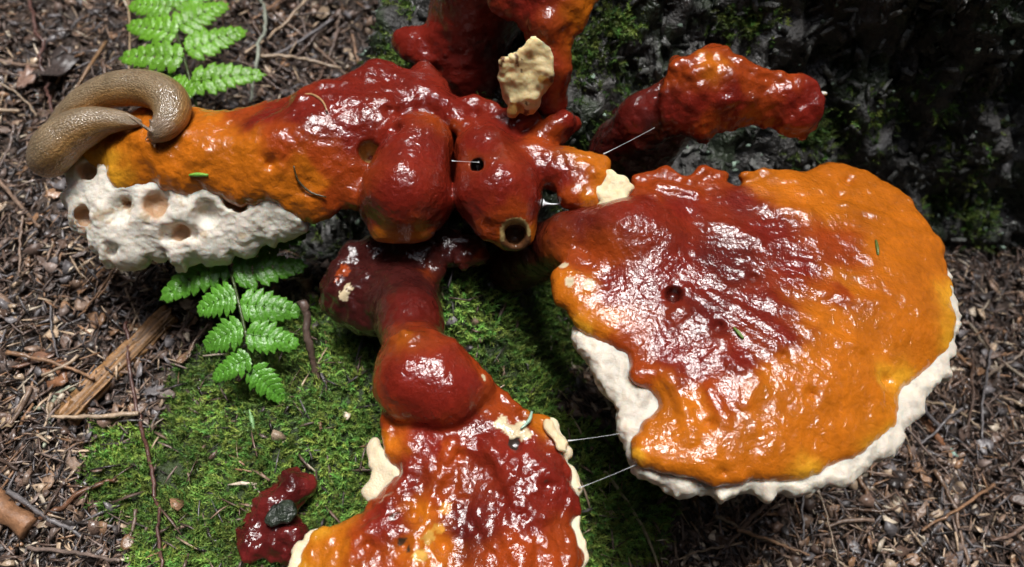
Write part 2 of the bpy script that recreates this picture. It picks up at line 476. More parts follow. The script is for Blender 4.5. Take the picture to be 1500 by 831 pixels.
# fine sheet under the view, coarse sheet out to the horizon
gx = np.concatenate([np.linspace(-30, -1.3, 14)[:-1], np.linspace(-1.3, -0.62, 35)[:-1], np.linspace(-0.62, 0.7, 330), np.linspace(0.7, 1.4, 35)[1:], np.linspace(1.4, 30, 14)[1:]])
gy = np.concatenate([np.linspace(-30, -1.0, 14)[:-1], np.linspace(-1.0, -0.34, 30)[:-1], np.linspace(-0.34, 0.62, 240), np.linspace(0.62, 1.4, 30)[1:], np.linspace(1.4, 40, 16)[1:]])
GX, GY = np.meshgrid(gx, gy, indexing='ij')
p3 = np.stack([GX.ravel(), GY.ravel(), 0*GX.ravel()], 1)
GZ = ground(GX, GY).ravel()+0.0022*fbm(p3, 130, 2, 21)
V = np.stack([GX.ravel(), GY.ravel(), GZ], 1)
ny = len(gy); i, j = np.meshgrid(np.arange(len(gx)-1), np.arange(ny-1), indexing='ij'); i, j = i.ravel(), j.ravel()
Q = np.stack([i*ny+j, (i+1)*ny+j, (i+1)*ny+j+1, i*ny+j+1], 1)
mm = in_moss(V[:, 0], V[:, 1])
C = np.where(mm[:, None], np.array([0.028, 0.045, 0.012]), np.array([0.065, 0.044, 0.033]))
o = add('ground', mesh_np('ground', V, Q, None, M['soil'], C)); o['kind'] = 'structure'

# ------------------------------------------------------------------ old stump behind the brackets
TC = np.array([0.30, 0.74])
st = Solid(0.0055, 0.02)
st.cone((TC[0], TC[1], -0.30), (TC[0]+0.02, TC[1]+0.05, 0.42), 0.57, 0.47, 'trunk', 0.10)
st.cone((TC[0], TC[1]-0.02, -0.42), (TC[0], TC[1], -0.10), 0.68, 0.50, 'trunk', 0.10)
rt = [((0.10, 0.42, 0.0), (-0.135, 0.13, -0.150), 0.10, 0.045), ((0.05, 0.30, -0.06), (-0.03, 0.085, -0.135), 0.10, 0.055),
      ((0.2, 0.35, -0.05), (0.10, 0.07, -0.20), 0.09, 0.05), ((0.5, 0.30, -0.1), (0.62, -0.02, -0.24), 0.10, 0.05),
      ((-0.05, 0.6, 0.0), (-0.27, 0.62, -0.16), 0.12, 0.06)]
for a, b, ra, rb in rt: st.cone(a, b, ra, rb, 'root', 0.07)
st.lo[2] = -0.30; st.hi = np.minimum(st.hi, [1.05, 1.1, 0.60])
TR = thing('tree_stump', 'dark wet rough-barked tree stump with spreading roots behind the brackets', 'stump', (TC[0], TC[1], -0.2))
def stump_col(p):
    n = fbm(p, 18, 3, 2)[:, None]; m2 = fbm(p, 45, 2, 12)[:, None]
    c = np.array([0.066, 0.064, 0.060])+0.04*n*np.array([1, 0.97, 0.92])
    c = np.where(m2 > 0.35, c*0.4+np.array([0.025, 0.05, 0.015])*0.6, c)
    return np.where(n > 0.62, np.array([0.13, 0.13, 0.13]), c)
def stump_disp(p):
    ang = np.arctan2(p[:, 0]-TC[0], -(p[:, 1]-TC[1]))
    q = np.stack([ang*0.5, 0*ang, p[:, 2]*0.28], 1)
    ridge = 1-np.abs(fbm(q, 55, 2, 4))*1.8
    return 0.012*ridge+0.010*fbm(p, 30, 3, 6)+0.006*fbm(p, 95, 2, 66)
STV, STQ = None, None
_old = st.surface
def _keep():
    global STV, STQ
    V, Q = _old(); STV, STQ = V, Q
    return V, Q
st.surface = _keep
build(st, TR, M['bark'], stump_col, dfun=stump_disp, relaxit=1)
sV = relax(STV, STQ, 1); sN = vnormals(sV, STQ); sV = sV+sN*stump_disp(sV)[:, None]
def sdist(p):
    return np.min([f(p[:, 0], p[:, 1], p[:, 2]) for f, _, _ in st.prims], 0)

# ------------------------------------------------------------------ scatter tools
def basis(d, n):
    d = d/np.linalg.norm(d, axis=1)[:, None]
    b = np.cross(n, d); b /= np.linalg.norm(b, axis=1)[:, None]+1e-9
    return d, b, np.cross(d, b)
def scatter(tv, tq, tt, pos, d, n, scale, color, name, mat, smooth=False, colvar=None):
    """one mesh out of many small pieces: template laid at pos, along d, normal n"""
    D, B, Nn = basis(d, n); k = len(pos); m = len(tv)
    sc = np.asarray(scale, float); sc = sc if sc.ndim == 2 else np.repeat(sc[:, None], 3, 1)
    W = (pos[:, None] + tv[None, :, 0:1]*(D*sc[:, :1])[:, None] + tv[None, :, 1:2]*(B*sc[:, 1:2])[:, None] + tv[None, :, 2:3]*(Nn*sc[:, 2:3])[:, None]).reshape(-1, 3)
    off = (np.arange(k)*m)[:, None, None]
    q = None if tq is None else (np.asarray(tq)[None]+off).reshape(-1, 4)
    t = None if tt is None else (np.asarray(tt)[None]+off).reshape(-1, 3)
    c = np.repeat(color, m, 0)
    if colvar is not None: c = c*np.tile(colvar, k)[:, None]
    return mesh_np(name, W, q, t, mat, c, smooth=smooth)
def gnormal(x, y):
    e = 0.004
    n = np.stack([ground(x-e, y)-ground(x+e, y), ground(x, y-e)-ground(x, y+e), np.full(x.shape, 2*e)], 1)
    return n/np.linalg.norm(n, axis=1)[:, None]
def sample_ground(n, inner=True):
    if inner:
        px = rng.uniform(-520, 1950, n); py = rng.uniform(-110, 1250, n); pts = []
        r = FWD[None]+np.array([[1, 0, 0]])*((px-750)/FPX)[:, None]-UPV[None]*((py-415.5)/FPX)[:, None]
        z0 = np.full(n, -0.14)
        for _ in range(4):
            t = (z0-CAM[2])/r[:, 2]; x, y = CAM[0]+r[:, 0]*t, CAM[1]+r[:, 1]*t; z0 = ground(x, y)
        return x, y
    return rng.uniform(-1.1, 1.2, n), rng.uniform(-0.8, 1.2, n)
PAL = np.array([[0.085, 0.056, 0.044], [0.13, 0.083, 0.062], [0.045, 0.036, 0.033], [0.21, 0.14, 0.10], [0.17, 0.125, 0.105], [0.38, 0.28, 0.19], [0.13, 0.118, 0.12], [0.24, 0.135, 0.075], [0.03, 0.024, 0.022], [0.50, 0.42, 0.32]])
PW = np.array([.14, .13, .15, .12, .12, .06, .13, .05, .06, .04])
def pal(n, right=None):
    c = PAL[rng.choice(len(PAL), n, p=PW)]
    return c*rng.uniform(0.75, 1.5, (n, 1))
def keepmask(x, y, pm):
    z = ground(x, y); p = np.stack([x, y, z], 1)
    m = in_moss(x, y)
    return (sdist(p) > 0.004) & (~m | (rng.random(len(x)) < pm))
# needles: thin bent three-sided slivers
nv = []
for s_, r_s in ((-0.5, 0.3), (0.0, 0.5), (0.5, 0.12)):
    for a in range(3):
        nv.append((s_, r_s*math.cos(a*2.094), r_s*math.sin(a*2.094)+(0.5 if s_ == 0 else 0)))
nv = np.array(nv); nq = [(b*3+k, b*3+(k+1) % 3, (b+1)*3+(k+1) % 3, (b+1)*3+k) for b in (0, 1) for k in range(3)]
ntr = [(2, 1, 0), (6, 7, 8)]
def litter_layer(name, n_in, n_out, tv, tq, tt, smin_, smax_, wid, lift, tilt, label, cat, pm):
    xa, ya = sample_ground(n_in); xb, yb = sample_ground(n_out, False)
    x, y = np.concatenate([xa, xb]), np.concatenate([ya, yb])
    k = keepmask(x, y, pm); x, y = x[k], y[k]; n = len(x)
    N0 = gnormal(x, y); N1 = N0+rng.normal(0, tilt, (n, 3)); N1 /= np.linalg.norm(N1, axis=1)[:, None]
    a = rng.uniform(0, 2*math.pi, n); d = np.stack([np.cos(a), np.sin(a), np.zeros(n)], 1); d -= N1*(d*N1).sum(1)[:, None]
    L = rng.uniform(smin_, smax_, n)**1.0; W_ = rng.uniform(*wid, n)
    pos = np.stack([x, y, ground(x, y)+rng.uniform(0.0, lift, n)], 1)
    th = W_*rng.uniform(0.6, 1.0, n) if name.startswith('needle') else L*0.10
    me = scatter(tv, tq, tt, pos, d, N1, np.stack([L, W_ if name.startswith('needle') else L*rng.uniform(0.35, 0.9, n), th], 1), pal(n), name, M['litter'])
    return tag(add(name, me), label, cat, kind='stuff')
litter_layer('needle_litter', 60000, 22000, nv, nq, ntr, 0.006, 0.022, (0.0009, 0.0027), 0.008, 0.25, 'brown conifer needles and slivers covering the forest floor', 'litter', 0.10)
cv = []
for z_ in (-0.5, 0.5):
    for a, r_c in ((0.2, 0.55), (1.3, 0.42), (2.4, 0.5), (3.5, 0.38), (4.5, 0.55), (5.4, 0.4)):
        cv.append((r_c*math.cos(a), r_c*math.sin(a), z_*(1+0.8*math.cos(a*2))+0.9*math.cos(a)**2))
cv = np.array(cv); cq = [(k, (k+1) % 6, 6+(k+1) % 6, 6+k) for k in range(6)] + [(6, 7, 8, 9), (6, 9, 10, 11), (3, 2, 1, 0), (5, 4, 3, 0)]
litter_layer('bark_crumbs', 16000, 7000, cv, cq, None, 0.004, 0.013, (0.1, 0.1), 0.008, 0.45, 'dark crumbs of bark and rotten leaf among the needles', 'litter', 0.05)

# ------------------------------------------------------------------ moss: thousands of tiny feathery shoots
mv, mt, mc = [], [], []
for k in range(7):
    t = k/6; hgt = t*1.0; ln = 0.42*(1-0.55*t)
    for s_ in (-1, 1):
        a = 0.7+0.35*k*0.3; b0 = len(mv)
        ca, sa = math.cos(k*1.1+(0 if s_ > 0 else math.pi)), math.sin(k*1.1+(0 if s_ > 0 else math.pi))
        mv += [(hgt-0.05, -0.07*sa, 0.07*ca), (hgt-0.05, 0.07*sa, -0.07*ca), (hgt+0.28, ln*ca, ln*sa)]
        mt.append((b0, b0+1, b0+2)); mc += [0.55+0.5*t, 0.55+0.5*t, 0.9+0.5*t]
mv = np.array(mv); mt = np.array(mt); mc = np.ones(len(mc))
def moss_patch(name, pos, nor, size, label, parent=None, bright=1.0):
    n = len(pos)
    d = nor+rng.normal(0, 0.55, (n, 3)); a = rng.normal(0, 1, (n, 3))
    c = np.array([[0.135, 0.25, 0.050]])*rng.uniform(0.5, 1.5, (n, 1))*bright
    c[:, 0] *= rng.uniform(0.75, 1.5, n)
    c = c*(0.75+0.6*smooth01(-0.5, 0.6, fbm(pos, 35, 2, 77)))[:, None]
    me = scatter(mv, None, mt, pos, d, a, size*rng.uniform(0.6, 1.3, n), c, name, M['moss'], colvar=mc)
    return tag(add(name, me, parent), label, None if parent else 'moss', kind='stuff')
x, y = sample_ground(110000); k = in_moss(x, y); x, y = x[k], y[k]
xo, yo = rng.uniform(-0.35, 0.25, 3000), rng.uniform(-0.42, 0.0, 3000); k = in_moss(xo, yo); x, y = np.append(x, xo[k]), np.append(y, yo[k])
pos = np.stack([x, y, ground(x, y)], 1); k = sdist(pos) > -0.005; pos = pos[k]
bare = fbm(pos, 28, 2, 44) < 0.75
pos = pos[bare]
moss_patch('moss_carpet', pos, gnormal(pos[:, 0], pos[:, 1]), 0.0075, 'bright green feathery moss carpet over the root mound')
# moss tufts and bark flakes on the stump
fc = sV[STQ].mean(1); fn = np.cross(sV[STQ[:, 2]]-sV[STQ[:, 0]], sV[STQ[:, 3]]-sV[STQ[:, 1]]); fa = np.linalg.norm(fn, axis=1); fn = fn/(fa[:, None]+1e-12)
vis = (fc[:, 1] < 0.62) & (fc[:, 0] > -0.3) & (fc[:, 0] < 0.9) & (fn[:, 1] < 0.5)
mz = fbm(fc, 14, 3, 91)+0.6*smooth01(0.12, -0.03, fc[:, 0])*smooth01(0.25, 0.05, fc[:, 1])
w1 = fa*vis*smooth01(0.2, 0.6, mz)
pk = rng.choice(len(fc), 13000, p=w1/w1.sum())
moss_patch('moss', fc[pk]+rng.normal(0, 0.002, (len(pk), 3)), fn[pk], 0.007, 'dark green moss tufts clinging to the wet bark', TR, 0.6)
w2 = fa*vis
pk = rng.choice(len(fc), 9000, p=w2/w2.sum()); nn = len(pk)
dd = rng.normal(0, 1, (nn, 3)); dd[:, 2] *= 2.0; N1 = fn[pk]+rng.normal(0, 0.4, (nn, 3)); dd -= N1*(dd*N1).sum(1)[:, None]/((N1**2).sum(1)[:, None])
L = rng.uniform(0.003, 0.010, nn)
cc = np.array([[0.072, 0.074, 0.068]])*rng.uniform(0.3, 2.4, (nn, 1))
me = scatter(cv, cq, None, fc[pk]+fn[pk]*0.002, dd, N1/np.linalg.norm(N1, axis=1)[:, None], np.stack([L*1.7, L*0.45, L*0.25], 1), cc, 'bark_flakes', M['bark'])
tag(add('bark_flakes', me, TR), None, None, kind='stuff')
pk = rng.choice(len(fc), 2200, p=w2/w2.sum()); nn = len(pk)
L = rng.uniform(0.001, 0.005, nn); N1 = fn[pk]+rng.normal(0, 0.3, (nn, 3)); dd = rng.normal(0, 1, (nn, 3)); N1 /= np.linalg.norm(N1, axis=1)[:, None]; dd -= N1*(dd*N1).sum(1)[:, None]
me = scatter(cv, cq, None, fc[pk]+fn[pk]*0.005, dd, N1, np.stack([L*1.2, L, L*0.3], 1), np.array([[0.26, 0.36, 0.28]])*rng.uniform(0.3, 1.3, (nn, 1)), 'lichen_glint_flecks', M['lichen'], smooth=True)  # pale flecks: lichen, plus blurred glints on the bark put in as colour
tag(add('lichen_glint_flecks', me, TR), None, None, kind='stuff')
mp_ = []
for (a, b, ra, rb) in ((592, 88, 60, 20), (705, 150, 18, 26), (1090, 40, 45, 30), (850, 95, 35, 45), (905, 50, 30, 20), (1180, 205, 40, 25), (1470, 425, 45, 30), (1420, 330, 30, 40), (570, 30, 25, 30)):
    for k in range(70):
        q = rng.normal(0, .5, 2); mp_.append(st.hit(a+q[0]*ra, b+q[1]*rb))
mp_ = np.array(mp_)+rng.normal(0, .003, (len(mp_), 3)); mp_[:, 2] += .004
mp_ = np.repeat(mp_, 3, 0)+rng.normal(0, .003, (len(mp_)*3, 3))
moss_patch('moss', mp_, np.tile([0, -0.5, 0.8], (len(mp_), 1)), 0.0075, 'green moss cushions growing on the stump among the stalks', TR, 0.7)
# ------------------------------------------------------------------ ring of conifers added out of view to block the low sky
M['bough'] = tint_mat('conifer_foliage', rough=0.6, mottle=((2, 0.6, 1.3),))
fr = np.random.default_rng(3); bp, bd, bn, bs = [], [], [], []
for k in range(5200):
    t = fr.random()**1.2; h_ = 0.5+t*10.0; rad = (1.75*(1-t)**0.75+0.05)*fr.uniform(0.15, 1.0)**0.6; a = fr.uniform(0, 6.283)
    a = round(a*5+h_*2.3)/5-h_*0.46+fr.normal(0, 0.13)
    bp.append((rad*math.cos(a), rad*math.sin(a), h_-0.28*rad)); bd.append((math.cos(a), math.sin(a), -0.35+fr.normal(0, .2))); bn.append((fr.normal(0, .5), fr.normal(0, .5), 1)); bs.append(fr.uniform(0.16, 0.34))
lv = np.array([(-.5, 0, 0), (-.2, .3, .03), (.2, .26, -.02), (.6, 0, -.1), (.2, -.26, -.02), (-.2, -.3, .03), (0, 0, .08)]); lt = [(k, (k+1) % 6, 6) for k in range(6)]
bc = np.array([[0.035, 0.065, 0.022]])*fr.uniform(.6, 1.4, (len(bp), 1))
crown_me = scatter(lv, None, lt, np.array(bp), np.array(bd), np.array(bn), np.array(bs), bc, 'crown', M['bough'])
tv_, tq_, tt_ = tube_np(np.array([(0, 0, -0.4), (0.01, 0, 1), (0.03, 0.02, 4), (0, 0, 10.4)]), [0.19, 0.14, 0.09, 0.015], 12, 0.1)
trunk_me = mesh_np('trunk', tv_, tq_, tt_, M['bark'], np.tile([0.06, 0.045, 0.035], (len(tv_), 1)))
for k in range(15):
    a = k/15*2*math.pi+fr.uniform(-.12, .12); d_ = fr.uniform(2.6, 3.5) if k % 2 else fr.uniform(3.6, 4.8)
    x_, y_ = d_*math.sin(a), 0.1+d_*math.cos(a)
    T_ = thing('sky_block_conifer', 'unseen dark conifer added to block the low sky', 'tree', (x_, y_, float(ground(np.array([x_]), np.array([y_]))[0])), 'added conifers blocking the low sky')
    for nm__, me__ in (('trunk', trunk_me), ('crown', crown_me)):
        o = bpy.data.objects.new(nm__, me__); COL.objects.link(o); o.parent = T_
    T_.rotation_euler = (0, 0, fr.uniform(0, 6.28)); s__ = fr.uniform(.85, 1.15); T_.scale = (s__, s__, s__)
#@@PART2@@
# ------------------------------------------------------------------ bracket fungi
def polyz(pts, z):
    return [(a, b, z) if len(r) == 0 else (a, b, r[0]) for a, b, *r in pts]
WR = ((55, 0.0010, 2, 'n'), (150, 0.00035, 2, 'n'))
# --- the large fan -------------------------------------------------
FAN = thing('bracket_mushroom', 'large glossy fan-shaped bracket, dark red centre fading to a wide orange margin', 'mushroom', P(770, 360, -0.05))
fan_out = [(905, 290), (925, 262), (950, 247), (985, 252), (1010, 262), (1027, 246), (1050, 250), (1080, 262), (1105, 250), (1140, 238), (1180, 238), (1205, 230), (1240, 233),
           (1275, 245), (1310, 264), (1345, 297), (1375, 335), (1392, 362), (1401, 400), (1408, 450), (1404, 498), (1383, 528), (1345, 556), (1325, 580), (1322, 615), (1300, 643),
           (1268, 662), (1235, 678), (1200, 692), (1150, 699), (1100, 703), (1050, 706), (1020, 700), (985, 692), (950, 682), (932, 666), (930, 640), (945, 612), (966, 592),
           (958, 566), (932, 542), (915, 512), (882, 498), (850, 474), (828, 446), (814, 424), (812, 402), (822, 378), (850, 372), (868, 362), (858, 338), (865, 312)]
def fz(a, b):   # height of the cap's top: a shallow saucer, a little lower towards the outer margin
    return 0.004-0.010*smooth01(1000, 1410, a)+0.000*b
sf = Solid(0.0011)
sf.slab([(a, b, float(fz(a, b))) for a, b in fan_out],
        [(1000, 400, 0.008), (1100, 380, 0.007), (1100, 480, 0.009), (1200, 420, 0.006), (1240, 540, 0.006), (1080, 600, 0.008), (930, 350, 0.012), (960, 450, 0.006), (1280, 330, 0.002), (1330, 450, 0.002), (1180, 300, 0.005)],
        0.0085, 0.0040, 'cap', 0.004, rag=0.0013, droop=0.0035, dw=0.006)
sf.cone(P(925, 345, -0.002), P(840, 355, -0.014), rpx(48, 925, 345, 0), rpx(40, 840, 355, -.01), 'stem', 0.016)
sf.cone(P(840, 355, -0.014), P(745, 385, -0.075), rpx(40, 840, 355, -.01), rpx(46, 745, 385, -.07), 'stem', 0.012)
sf.cone(P(905, 345, 0.001), P(955, 345, 0.0), rpx(34, 905, 345, 0), rpx(30, 955, 345, 0), 'cap', 0.012)
for (a, b, r) in ((845, 385, 14), (835, 412, 20), (862, 415, 17), (850, 440, 18), (880, 465, 15), (905, 488, 13), (938, 548, 17)):      # knobbly broken left margin
    sf.ell(P(a, b, 0.0), np.array([1.2, 1, 0.7])*rpx(r, a, b, 0), 'cap', 0.004)
for (a, b, c, d, r) in ((930, 262, 975, 252, 9), (975, 252, 1010, 268, 9), (1010, 268, 1030, 250, 8), (1030, 250, 1060, 258, 8), (965, 275, 1020, 285, 9), (1090, 258, 1120, 250, 8), (930, 280, 960, 290, 8)):
    sf.ridge(a, b, c, d, r, 'cap', 0.004, 0.9, 0.8)
for (a, b, c, d, r) in ((985, 560, 1005, 600, 5), (1005, 600, 1015, 640, 5), (1040, 575, 1060, 610, 5), (970, 545, 985, 560, 6), (1000, 455, 985, 470, 6), (1055, 500, 1080, 540, 5), (1110, 560, 1090, 590, 4),
                        (1200, 430, 1290, 445, 3), (1180, 480, 1260, 510, 3), (1120, 300, 1180, 310, 5), (1060, 330, 1110, 350, 7), (1130, 440, 1200, 470, 4), (1240, 300, 1300, 320, 4)):
    sf.ridge(a, b, c, d, r, 'cap', 0.006, 0.30)
HF, _ = sf.bore(988, 432, 14, 0.0022)
for (a, b, r, dp) in ((1105, 405, 6, .002), (1052, 478, 8, .002), (1300, 556, 11, .001), (1190, 575, 4, .002), (1245, 262, 9, .001), (1040, 620, 7, .001), (1150, 520, 6, .001), (1060, 692, 7, .002), (1230, 285, 8, .0005)):
    sf.bore(a, b, r, dp, 0.6, 0.004)
fc0 = P(880, 340, 0)
def fan_wrinkle(p):
    d = p[:, :2]-fc0[:2]; r = np.linalg.norm(d, axis=1); a = np.arctan2(d[:, 1], d[:, 0])
    q = np.stack([a*7, r*9, 0*a], 1)
    return 0.00032*fbm(q, 2.6, 3, 5)*smooth01(0.02, 0.1, r)
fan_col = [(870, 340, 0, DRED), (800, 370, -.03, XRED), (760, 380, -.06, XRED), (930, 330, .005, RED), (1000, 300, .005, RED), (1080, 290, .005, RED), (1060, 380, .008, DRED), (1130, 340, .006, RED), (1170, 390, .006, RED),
           (960, 420, .006, RED), (900, 430, .005, RED), (1040, 460, .008, DRED), (1120, 460, .008, RED), (1150, 500, .007, RED), (1080, 530, .008, RED), (980, 510, .006, RED), (1020, 540, .007, RED), (1000, 400, .008, RED),
           (1160, 270, .004, ORG), (1210, 300, .004, ORG), (1225, 360, .005, ORED), (1230, 430, .005, ORED, .6), (1240, 420, .005, ORG), (1210, 480, .006, ORG), (1180, 530, .006, ORG), (1120, 570, .007, ORG), (1060, 580, .007, ORED), (1020, 600, .007, ORG),
           (960, 580, .004, ORG), (950, 650, 0, ORG), (1030, 660, .003, ORG), (1110, 640, .004, ORG), (1200, 620, .004, ORG), (1280, 560, .003, ORG), (1260, 500, .004, ORG), (1320, 480, 0, ORG), (1300, 380, 0, ORG), (1330, 330, 0, ORG), (1270, 290, 0, ORG),
           (1120, 250, .004, ORG), (1000, 270, .006, ORED), (950, 262, .006, ORED), (1040, 255, .006, ORED), (835, 412, .006, ORG), (850, 440, 0, ORG), (860, 385, .004, ORED), (890, 475, 0, ORG), (938, 548, 0, ORED), (915, 500, 0, ORED),
           (1404, 440, -.004, YEL, .06), (1405, 490, -.004, YEL, .08), (1338, 566, -.003, YEL, .08), (1310, 645, -.003, YEL, .06), (1200, 694, 0, YEL, .04), (935, 668, 0, YEL, .1), (1300, 556, .002, YEL, .12), (860, 480, 0, YEL, .1)]
def fan_cfun(p, C):
    n = fbm(p, 55, 3, 40)[:, None]
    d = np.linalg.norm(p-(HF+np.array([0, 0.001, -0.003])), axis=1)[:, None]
    C = C*(1+0.12*n)
    for (a, b, r) in ((835, 412, 8), (862, 417, 10), (826, 386, 7)):
        q = np.linalg.norm((p-P(a, b, 0.006))[:, :2], axis=1)[:, None]; C = np.where(q < rpx(r, a, b, 0)*(1+0.3*n), np.array(CREAM), C)
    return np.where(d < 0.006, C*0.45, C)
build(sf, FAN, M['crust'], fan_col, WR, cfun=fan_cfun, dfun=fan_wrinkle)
fl_out = [(1000, 320), (1100, 300), (1200, 275), (1270, 285), (1325, 325), (1372, 370), (1403, 405), (1411, 450), (1408, 505), (1395, 545), (1360, 580), (1345, 612), (1318, 652), (1278, 685), (1225, 706), (1180, 716), (1150, 712),
          (1130, 728), (1100, 720), (1078, 731), (1040, 724), (1000, 716), (962, 702), (935, 690), (918, 655), (906, 625), (908, 600), (886, 556), (870, 525), (846, 500), (838, 474), (862, 462), (900, 470), (950, 420)]
s2 = Solid(0.0012)
s2.slab([(a, b, (-0.003 if b < 640 else -0.0045) if a < 1000 else -0.0065) for a, b in fl_out], [(940, 560, -0.002), (1100, 450, -0.003), (1250, 500, -0.006), (1330, 560, -0.009), (1310, 350, -.010)], 0.011, 0.0035, 'flesh', rag=0.0022, droop=0.002, seed=9)
build(s2, FAN, M['flesh'], lambda p: 0.88*np.array(WHITE)*(1+0.16*fbm(p, 70, 3, 3)[:, None])*np.where(fbm(p, 120, 2, 8) > 0.6, 0.8, 1)[:, None]*np.array([1, 0.98, 0.95]),
      ((60, 0.0010, 2, 'n'), (200, 0.0009, 2, 'n'), (420, 0.0005, 1, 'n')))

# --- the fused middle cluster: long arm, rounded lobes ----------------
CL = thing('bracket_cluster', 'fused cluster of glossy red lobes with a long orange arm broken open to white flesh', 'mushroom', P(700, 330, -0.09))
sc_ = Solid(0.0011)
arm = [(100, 214, -0.002), (118, 190, 0.0), (160, 165, 0.003), (215, 152, 0.005), (275, 150, 0.006), (330, 153, 0.007), (370, 152, 0.008), (400, 140, 0.009), (450, 130, 0.012), (490, 124, 0.013), (520, 106, 0.012), (560, 96, 0.010), (610, 106, 0.008),
       (645, 130, 0.004), (670, 160, 0.000), (640, 195, -0.002), (580, 220, -0.002), (545, 255, -0.002), (522, 288, -0.004), (490, 294, -0.006), (450, 313, -0.012), (425, 307, -0.010), (390, 292, -0.006), (345, 286, -0.005), (300, 276, -0.004), (250, 274, -0.004), (215, 266, -0.004), (185, 268, -0.006), (158, 264, -0.006), (146, 238, -0.005)]
sc_.slab(arm, [(200, 210, 0.010), (300, 215, 0.013), (400, 210, 0.014), (480, 210, 0.013), (545, 190, 0.010), (610, 150, 0.010), (480, 165, 0.019), (350, 180, 0.012)], 0.016, 0.0075, 'arm', 0.006, rag=0.0016)
sc_.cone(P(400, 220, 0.0), P(560, 200, -0.006), rpx(28, 400, 220, 0), rpx(58, 560, 200, 0), 'arm', 0.02)
sc_.cone(P(455, 150, 0.010), P(540, 125, 0.006), rpx(17, 455, 150, 0), rpx(26, 540, 125, 0), 'arm', 0.012)
sc_.cone(P(560, 120, 0.004), P(670, 175, 0.0), rpx(26, 560, 120, 0), rpx(30, 670, 175, 0), 'arm', 0.012)
sc_.cone(P(640, 130, 0.002), P(620, 105, 0.002), rpx(20, 640, 130, 0), rpx(16, 620, 105, 0), 'arm', 0.008)
# first rounded lobe, lipped below
sc_.cone(P(612, 215, 0.004), P(594, 280, 0.000), rpx(50, 600, 200, 0), rpx(65, 590, 285, 0), 'lobe', 0.004)
sc_.cone(P(568, 305, -0.012), P(622, 303, -0.012), rpx(40, 568, 305, 0), rpx(38, 622, 303, 0), 'lobe', 0.010)
sc_.cone(P(560, 338, -0.012), P(618, 336, -0.012), rpx(16, 568, 338, 0), rpx(16, 618, 338, 0), 'lobe', 0.008)
# second rounded lobe, open end
sc_.cone(P(712, 225, 0.002), P(730, 285, -0.002), rpx(46, 712, 225, 0), rpx(61, 730, 285, 0), 'lobe#2', 0.002)
sc_.cone(P(730, 285, -0.004), P(752, 332, -0.010), rpx(58, 730, 285, 0), rpx(36, 752, 332, 0), 'lobe#2', 0.010)
sc_.ell(P(712, 338, -0.008), np.array([1, 1, 1])*rpx(16, 712, 338, 0), 'lobe#2', 0.006)
HA = P(757, 340, 0.007); VA = np.array([-0.05, 0.46, -0.88]); VA /= np.linalg.norm(VA)
sc_.cut(HA, rpx(22, 757, 341, 0), 0.003, b=HA+VA*0.021, rb=rpx(15, 757, 341, 0))
HB, VB = sc_.bore(699, 240, 10, 0.010)
HC, VC = sc_.bore(541, 222, 15, 0.008, 0.9)
sc_.bore(578, 188, 10, 0.002, .6, .004); sc_.bore(588, 163, 8, 0.001, .6, .004); sc_.bore(568, 160, 8, 0.001, .6, .004); sc_.bore(395, 240, 10, 0.0005, .6, .005)
# right lobes
sc_.cone(P(775, 235, 0.0), P(860, 262, 0.0), rpx(32, 775, 235, 0), rpx(34, 860, 262, 0), 'broken_lobe', 0.006)
sc_.cone(P(840, 240, 0.005), P(880, 240, 0.004), rpx(20, 830, 240, 0), rpx(13, 880, 245, 0), 'broken_lobe', 0.006)
sc_.cone(P(840, 285, 0.002), P(880, 292, 0.0), rpx(22, 840, 285, 0), rpx(14, 880, 292, 0), 'broken_lobe', 0.006)
sc_.cut(P(893, 266, 0.016), rpx(25, 880, 265, .01), 0.003)
sc_.cone(P(700, 195, 0.004), P(775, 172, 0.008), rpx(22, 700, 195, 0), rpx(18, 775, 172, 0), 'knob', 0.005)
sc_.cone(P(740, 215, 0.0), P(745, 190, 0.004), rpx(26, 740, 215, 0), rpx(18, 740, 195, 0), 'knob', 0.006)
sc_.cone(P(775, 212, 0.002), P(825, 178, 0.008), rpx(17, 775, 212, 0), rpx(19, 825, 178, 0), 'knob#2', 0.003)
sc_.cone(P(800, 215, 0.0), P(838, 185, 0.0), rpx(16, 800, 215, 0), rpx(13, 838, 185, 0), 'knob#2', 0.004)
for (a, b, c, d, r) in ((660, 160, 680, 185, 14), (640, 150, 665, 172, 12), (690, 150, 720, 165, 12), (600, 130, 640, 150, 14)):
    sc_.cone(P(a, b, 0.008), P(c, d, 0.008), rpx(r, a, b, 0), rpx(r, c, d, 0), 'arm', 0.005)
